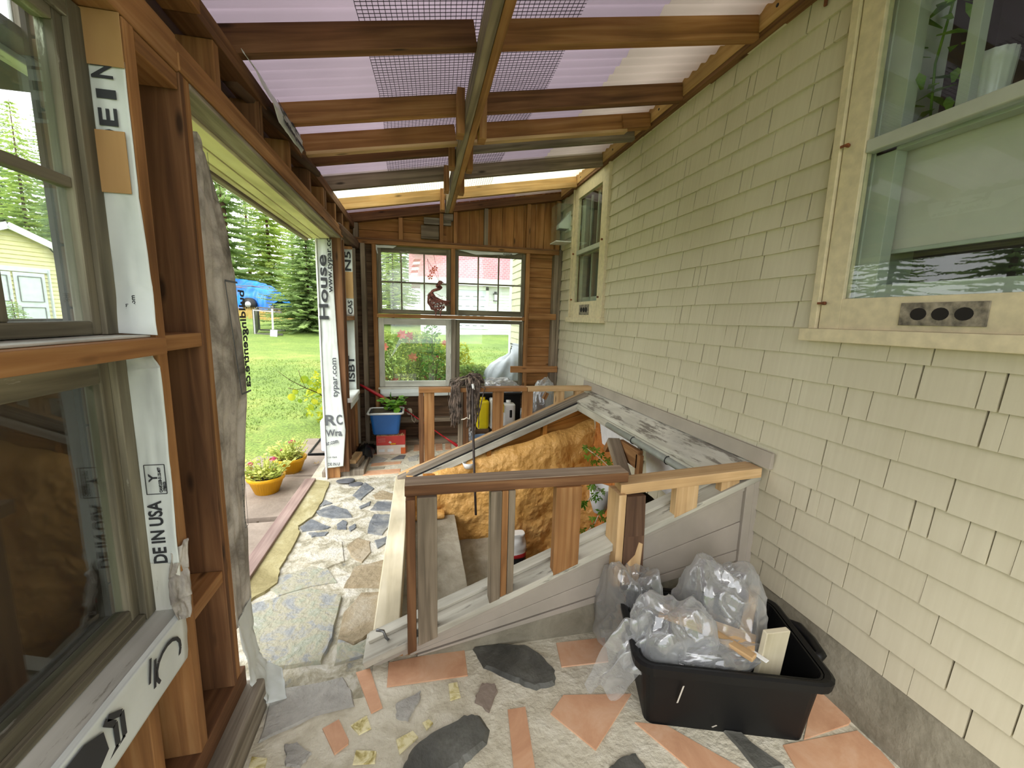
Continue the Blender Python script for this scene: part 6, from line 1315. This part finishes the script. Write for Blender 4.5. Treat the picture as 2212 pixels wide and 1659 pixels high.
m = MB(); c = tp-fw*1.35+dr*.35+Vector((0, 0, .25)); m.tube([c, c+fw*.25], .34, 20); m.build('wheel', 'black', T); m = MB(); m.tube([c-fw*.02, c+fw*.1], .15, 14); m.build('hub', 'cover', T)
m = MB()
for k in range(6): a_ = tp-fw*.95+dr*(-1.2+.3*k)+Vector((0, 0, HT*.82)); m.tube([a_, a_+dr*rnd(1, 1.5)+Vector((0, 0, rnd(-.15, .05)))-fw*.2], .015, 4)
m.build('branches', 'rust_red', T)
m = MB(); rd = random.Random(5)
for k in range(5000):
    b = tp-fw*rd.uniform(1.4, 4.5)+dr*rd.uniform(-6.0, 7); b.z = gz(b.x, b.y); h = rd.uniform(.08, .34); dx = rd.uniform(-.06, .06); m.poly([b+dr*-.012, b+dr*.012, b+dr*dx+Vector((0, 0, h))])
tag(m.build('dry_grass', 'dry'), 'strip of tall dry yellow grass in front of the blue tarp', 'grass', kind='stuff')
# grey open frame and hanging shovel-like post on the lawn
fp = ground_hit(547, 721); D_ = math.hypot(fp.x, fp.y); s = D_/894*1.06
T = thing('box_stand', 'grey open-sided box stand standing on the lawn in front of the tarp', 'frame', fp)
def fr(u, v, dy=0): return fp+dr*((u-547)*s)+Vector((0, 0, (721-v)*s))+fw*dy
m = MB(); 
for a_, b_, dd in (((550, 721), (550, 680), 0), ((550, 680), (598, 683), 0), ((550, 721), (598, 721), 0)): m.beam(fr(*a_, dd), fr(*b_, dd), .06, .05, up=tuple(fw))
m.build('front_bars', 'vinyl_grey', T)
m = MB(); m.beam(fr(543, 675, .5), fr(543, 715, .5), .06, .05, up=tuple(fw)); m.beam(fr(545, 676, .5), fr(585, 678, .5), .05, .05, up=tuple(fw)); m.beam(fr(545, 715, .5), fr(590, 715, .5), .05, .05, up=tuple(fw)); m.build('rear_bars', 'vinyl_grey', T)
m = MB(); A = [fr(541.5, 675, .5), fr(551, 680, 0), fr(551, 722, 0), fr(541.5, 714, .5)]; m.mesh(A+[p+dr*.03 for p in A], [(0,1,2,3),(7,6,5,4),(0,4,5,1),(1,5,6,2),(2,6,7,3),(3,7,4,0)]); m.build('side_panel', 'metal', T)
m = MB(); m.beam(fr(551, 680, -.03), fr(551, 722, -.03), .02, .02, up=tuple(fw)); m.beam(fr(551, 681, -.03), fr(588, 683, -.03), .02, .02, up=tuple(fw)); m.build('white_edging', 'white_trim', T)
T = thing('shovel', 'pale long-handled shovel leaning upside down against the grey frame', 'shovel', fr(589, 724, -.3))
m = MB(); m.beam(fr(585, 678, -.1), fr(588.5, 712, -.25), .05, .03, up=tuple(fw)); m.build('handle', 'siding_white', T); m = MB(); m.beam(fr(584, 674, -.1), fr(588, 675, -.1), .06, .05, up=tuple(fw)); m.build('grip', 'metal', T)
m = MB(); m.beam(fr(590, 713, -.25), fr(590, 727, -.3), 12*s, .03, up=tuple(fw)); m.build('blade', 'cover', T, .01)
# shed
sp_ = at_dist(38, 690, 17.0); bz = gz(sp_.x, sp_.y)-.1; T = thing('garden_shed', 'cream-sided garden shed with a white-trimmed gambrel roof beyond the lawn', 'shed', sp_)
vd = Vector((sp_.x, sp_.y, 0)).normalized(); rt = Vector((vd.y, -vd.x, 0)); rt = (rt*.93+vd*.37).normalized(); bk = Vector((-rt.y, rt.x, 0))
if bk.dot(vd) < 0: bk = -bk
def SP(a, d, z): return Vector((sp_.x, sp_.y, bz))+rt*a+bk*d+Vector((0, 0, z))
hw = 1.25; eh = 1.75; prof = [(-hw, 0), (hw, 0), (hw, eh), (hw*.62, eh+.75), (0, eh+1.12), (-hw*.62, eh+.75), (-hw, eh)]
m = MB()
z = 0
def wat(z):
    if z <= eh: return hw
    if z <= eh+.75: return hw-(hw*.38)*(z-eh)/.75
    return hw*.62*(1-(z-eh-.75)/.37)
while z < eh+1.08:
    z1 = min(z+.11, eh+1.1); a0, a1 = wat(z), max(.01, wat(z1)); m.mesh([SP(-a0, -.03, z), SP(a0, -.03, z), SP(a1, -.0, z1), SP(-a1, -.0, z1), SP(-a0, .0, z), SP(a0, .0, z)], [(0, 1, 2, 3), (0, 4, 5, 1)]); z = z1
for sd in (-1, 1): m.mesh([SP(sd*hw, 0, 0), SP(sd*hw, 3, 0), SP(sd*hw, 3, eh), SP(sd*hw, 0, eh)], [(0, 1, 2, 3)])
m.build('siding', 'siding_cream', T)
m = MB(); pr2 = [(hw+.16, eh-.25), (hw*.66, eh+.80), (0, eh+1.2), (-hw*.66, eh+.80), (-hw-.16, eh-.25)]
for i in range(4):
    a_, b_ = pr2[i], pr2[i+1]; m.mesh([SP(a_[0], -.2, a_[1]), SP(b_[0], -.2, b_[1]), SP(b_[0], 3.1, b_[1]), SP(a_[0], 3.1, a_[1])], [(0, 1, 2, 3)])
m.build('roof', 'vinyl_grey', T, thick=.04)
m = MB()
for i in range(4): m.beam(SP(pr2[i][0], -.22, pr2[i][1]-.06), SP(pr2[i+1][0], -.22, pr2[i+1][1]-.06), .04, .16)
m.build('roof_trim', 'white_trim', T)
for s0 in (-.62, .02):
    m = MB(); m.hexa([SP(s0+(.6 if k & 1 else 0), -.06 if k & 2 else -.03, 1.75 if k & 4 else .08) for k in range(8)], .6, .03, 1.7); d_ = m.build('door', 'door_grey', T, .01)
    m = MB()
    for zz in (.2, 1.0):
        for (a_, b_) in (((s0+.08, zz), (s0+.52, zz)), ((s0+.08, zz+.65), (s0+.52, zz+.65)), ((s0+.08, zz), (s0+.08, zz+.65)), ((s0+.52, zz), (s0+.52, zz+.65))): m.beam(SP(a_[0], -.07, a_[1]), SP(b_[0], -.07, b_[1]), .015, .02, up=tuple(bk))
    m.build('panel_moulding', 'metal', d_)
m = MB()
for a_, b_ in (((-.70, 0), (-.70, 1.85)), ((.70, 0), (.70, 1.85)), ((-.74, 1.83), (.74, 1.83))): m.beam(SP(a_[0], -.05, a_[1]), SP(b_[0], -.05, b_[1]), .03, .12, up=tuple(bk) if a_[0] == b_[0] else (0, 0, 1))
m.build('door_frame', 'door_grey', T)
tk = at_dist(152, 690, 10.5); m = MB()
m.grid(lambda u, v: (tk.x+(.55*math.cos(u*6.283))*max(0, math.cos(v*1.57))**.7, tk.y+.55*math.sin(u*6.283)*max(0, math.cos(v*1.57))**.7, tk.z+.62*math.sin(v*1.57)+.03*noise.noise(Vector((u*9, v*9, 1)))), 30, 12); tag(m.build('plastic_cover', 'cover'), 'pale domed plastic cover on the lawn right of the shed', 'cover')
# garage
Yg = 17.5
gl = P(912, 700, y=Yg); gb = gz(0, Yg)-.2; T = thing('garage', 'white clapboard garage with a steep red shingled roof behind the house', 'garage', (gl.x, Yg, gb))
xg0, xg1 = gl.x, P(1115, 700, y=Yg).x+.5; ze = P(1030, 607, y=Yg).z; m = MB(); z = gb
while z < ze: m.mesh([(xg0, Yg-.025, z), (xg1, Yg-.025, z), (xg1, Yg, min(z+.12, ze)), (xg0, Yg, min(z+.12, ze)), (xg0, Yg, z), (xg1, Yg, z)], [(0, 1, 2, 3), (0, 4, 5, 1)]); z += .12
m.mesh([(xg0, Yg, gb), (xg0, Yg+7, gb), (xg0, Yg+7, ze), (xg0, Yg, ze)], [(0, 1, 2, 3)]); m.build('clapboard_wall', 'siding_white', T)
m = MB(); m.mesh([(xg0-.5, Yg-.4, ze), (xg1+.4, Yg-.4, ze), (xg1+.4, Yg+2.6, ze+3.6), (xg0-.5, Yg+2.6, ze+3.6), (xg0-.5, Yg+6, ze), (xg1+.4, Yg+6, ze)], [(0, 1, 2, 3), (3, 2, 5, 4)]); m.build('roof', 'roof_red', T, thick=.08)
m = MB(); m.box(xg0-.5, xg1+.4, Yg-.44, Yg-.38, ze-.22, ze+.04); m.box(xg0-.06, xg0+.14, Yg-.05, Yg, gb, ze-.1); m.build('trim_boards', 'white_trim', T)
dx0, dx1 = P(985, 700, y=Yg).x, P(1048, 700, y=Yg).x; dz1, dz0 = P(1030, 627, y=Yg).z, P(1050, 711, y=Yg).z
m = MB(); n = 4
for k in range(n): m.box(dx0, dx1, Yg-.06, Yg-.03, dz0+(dz1-dz0)*k/n, dz0+(dz1-dz0)*(k+1)/n-.015)
gd = m.build('garage_door', 'garage_door', T, .005); m = MB()
for k in range(n):
    for j in range(4): x_ = dx0+.08+(dx1-dx0)*j/4; z_ = dz0+(dz1-dz0)*(k+.3)/n; m.box(x_, x_+(dx1-dx0)/4-.14, Yg-.068, Yg-.06, z_, z_+.03)
m.build('panel_relief', 'metal', gd)
m = MB(); m.box(dx0-.12, dx0, Yg-.07, Yg, dz0, dz1+.14); m.box(dx1, dx1+.12, Yg-.07, Yg, dz0, dz1+.14); m.box(dx0-.12, dx1+.12, Yg-.07, Yg, dz1, dz1+.14); m.build('door_frame', 'white_trim', T)
q = P(1070, 642, y=Yg-.1); T2 = thing('wall_lantern', 'black coach lantern on the white garage wall right of the pale door', 'lantern', q); m = MB(); m.box(q.x-.08, q.x+.08, Yg-.24, Yg-.08, q.z-.14, q.z+.10); m.build('glass_body', 'siding_white', T2)
m = MB()
for sx in (-.09, .075): m.box(q.x+sx, q.x+sx+.018, Yg-.25, Yg-.232, q.z-.15, q.z+.11)
m.box(q.x-.10, q.x+.10, Yg-.26, Yg-.06, q.z+.10, q.z+.14); m.box(q.x-.05, q.x+.05, Yg-.2, Yg-.1, q.z+.14, q.z+.22); m.box(q.x-.09, q.x+.09, Yg-.25, Yg-.08, q.z-.17, q.z-.14); m.build('cage', 'black', T2)
a_, b_ = P(906, 583, y=12), P(913, 600, y=12); T = thing('striped_windsock', 'small red and white striped flag hanging in front of the garage roof', 'flag', a_)
m = MB(); 
for k in range(6): z0 = a_.z+.28-.075*k; x0 = a_.x-.14+.0*k; m.mesh([(x0-.04*k*.4, 12, z0), (x0+.18-.04*k*.4, 12.02, z0+.02), (x0+.16-.04*k*.4, 12.02, z0-.055), (x0-.03-.04*k*.4, 12, z0-.075)], [(0, 1, 2, 3)], None, k % 2)
m.build('cloth', ['ink_red', 'siding_white'], T, thick=.004)
# window of the house beyond the porch, seen through the right back sash
W10 = structure('window_10'); part('casing', 'white_trim', W10, 0, [(XW-.03, XW, 5.75, 5.83, 1.1, 2.6), (XW-.03, XW, 6.4, 6.48, 1.1, 2.6), (XW-.03, XW, 5.75, 6.48, 2.5, 2.6), (XW-.03, XW, 5.75, 6.48, 1.1, 1.18), (XW-.03, XW, 5.75, 6.48, 1.8, 1.85)])
part('glass', 'cover', W10, 0, [(XW-.02, XW-.012, 5.83, 6.4, 1.18, 2.5)])
# covered barbecue
T = thing('covered_barbecue', 'barbecue under a crumpled silver-grey cover outside the right back window', 'barbecue cover', (1.2, 5.7, 0))
def bbq(u, v):
    a = 2*math.pi*u; c_, s_ = math.cos(a), math.sin(a); top = 1.0+.12*c_
    if v < .65: r_ = 1-.12*v/.65; zz = v/.65*.62
    else: k = (v-.65)/.35; r_ = .88*max(0, math.cos(k*1.5708))**.8; zz = .62+(top-.62)*math.sin(k*1.5708)
    n = (1-2*abs(noise.noise(Vector((c_*2.2, s_*2.2, zz*2.5)))))*.045+.02*noise.noise(Vector((c_*6, s_*6, zz*7)))
    return (1.26+c_*(.40*r_+n), 5.74+s_*(.30*r_+n), -.04+zz*1.02)
m = MB(); m.grid(bbq, 64, 50); m.build('cover', 'cover', T); m = MB(); m.tube([(1.26+.41*math.cos(t), 5.74+.32*math.sin(t), .50+.03*math.sin(3*t)) for t in [i*math.pi/12 for i in range(25)]], .008, 5); m.build('tie_cord', 'cover', T)
# garden plants outside the back windows
bush('flower_bush', 'tall leggy bush with coral blooms outside the lower left back window', 'bush', (-.25, 5.75, -.04), (.62, .40, 1.28), 6500, .055, 'garden', 31, flowers=(16, .07, 'petal_red'), stems=26)
bush('flower_bush', 'yellow-green bush at the foot of the lower left back window', 'bush', (.25, 6.2, -.04), (.7, .4, 1.12), 5200, .06, 'shrub', 32, flowers=(8, .05, 'petal_red'), stems=18)
bush('flower_bush', 'dark-leaved climbing stem beside the centre post of the back windows', 'bush', (.16, 5.35, -.04), (.18, .15, 1.42), 420, .07, 'green_leaf', 33, stems=10)
bush('flower_bush', 'green leafy bush between the silver cover and the centre post, lower right back window', 'bush', (.66, 5.9, -.04), (.42, .35, .82), 2600, .07, 'garden', 34, flowers=(5, .05, 'petal_red'), stems=12)
bush('flower_bush', 'bush with pink blooms low in the left corner of the back window view', 'bush', (-.72, 5.5, -.04), (.45, .3, .95), 2200, .06, 'garden', 35, flowers=(12, .07, 'petal_red'), stems=10)
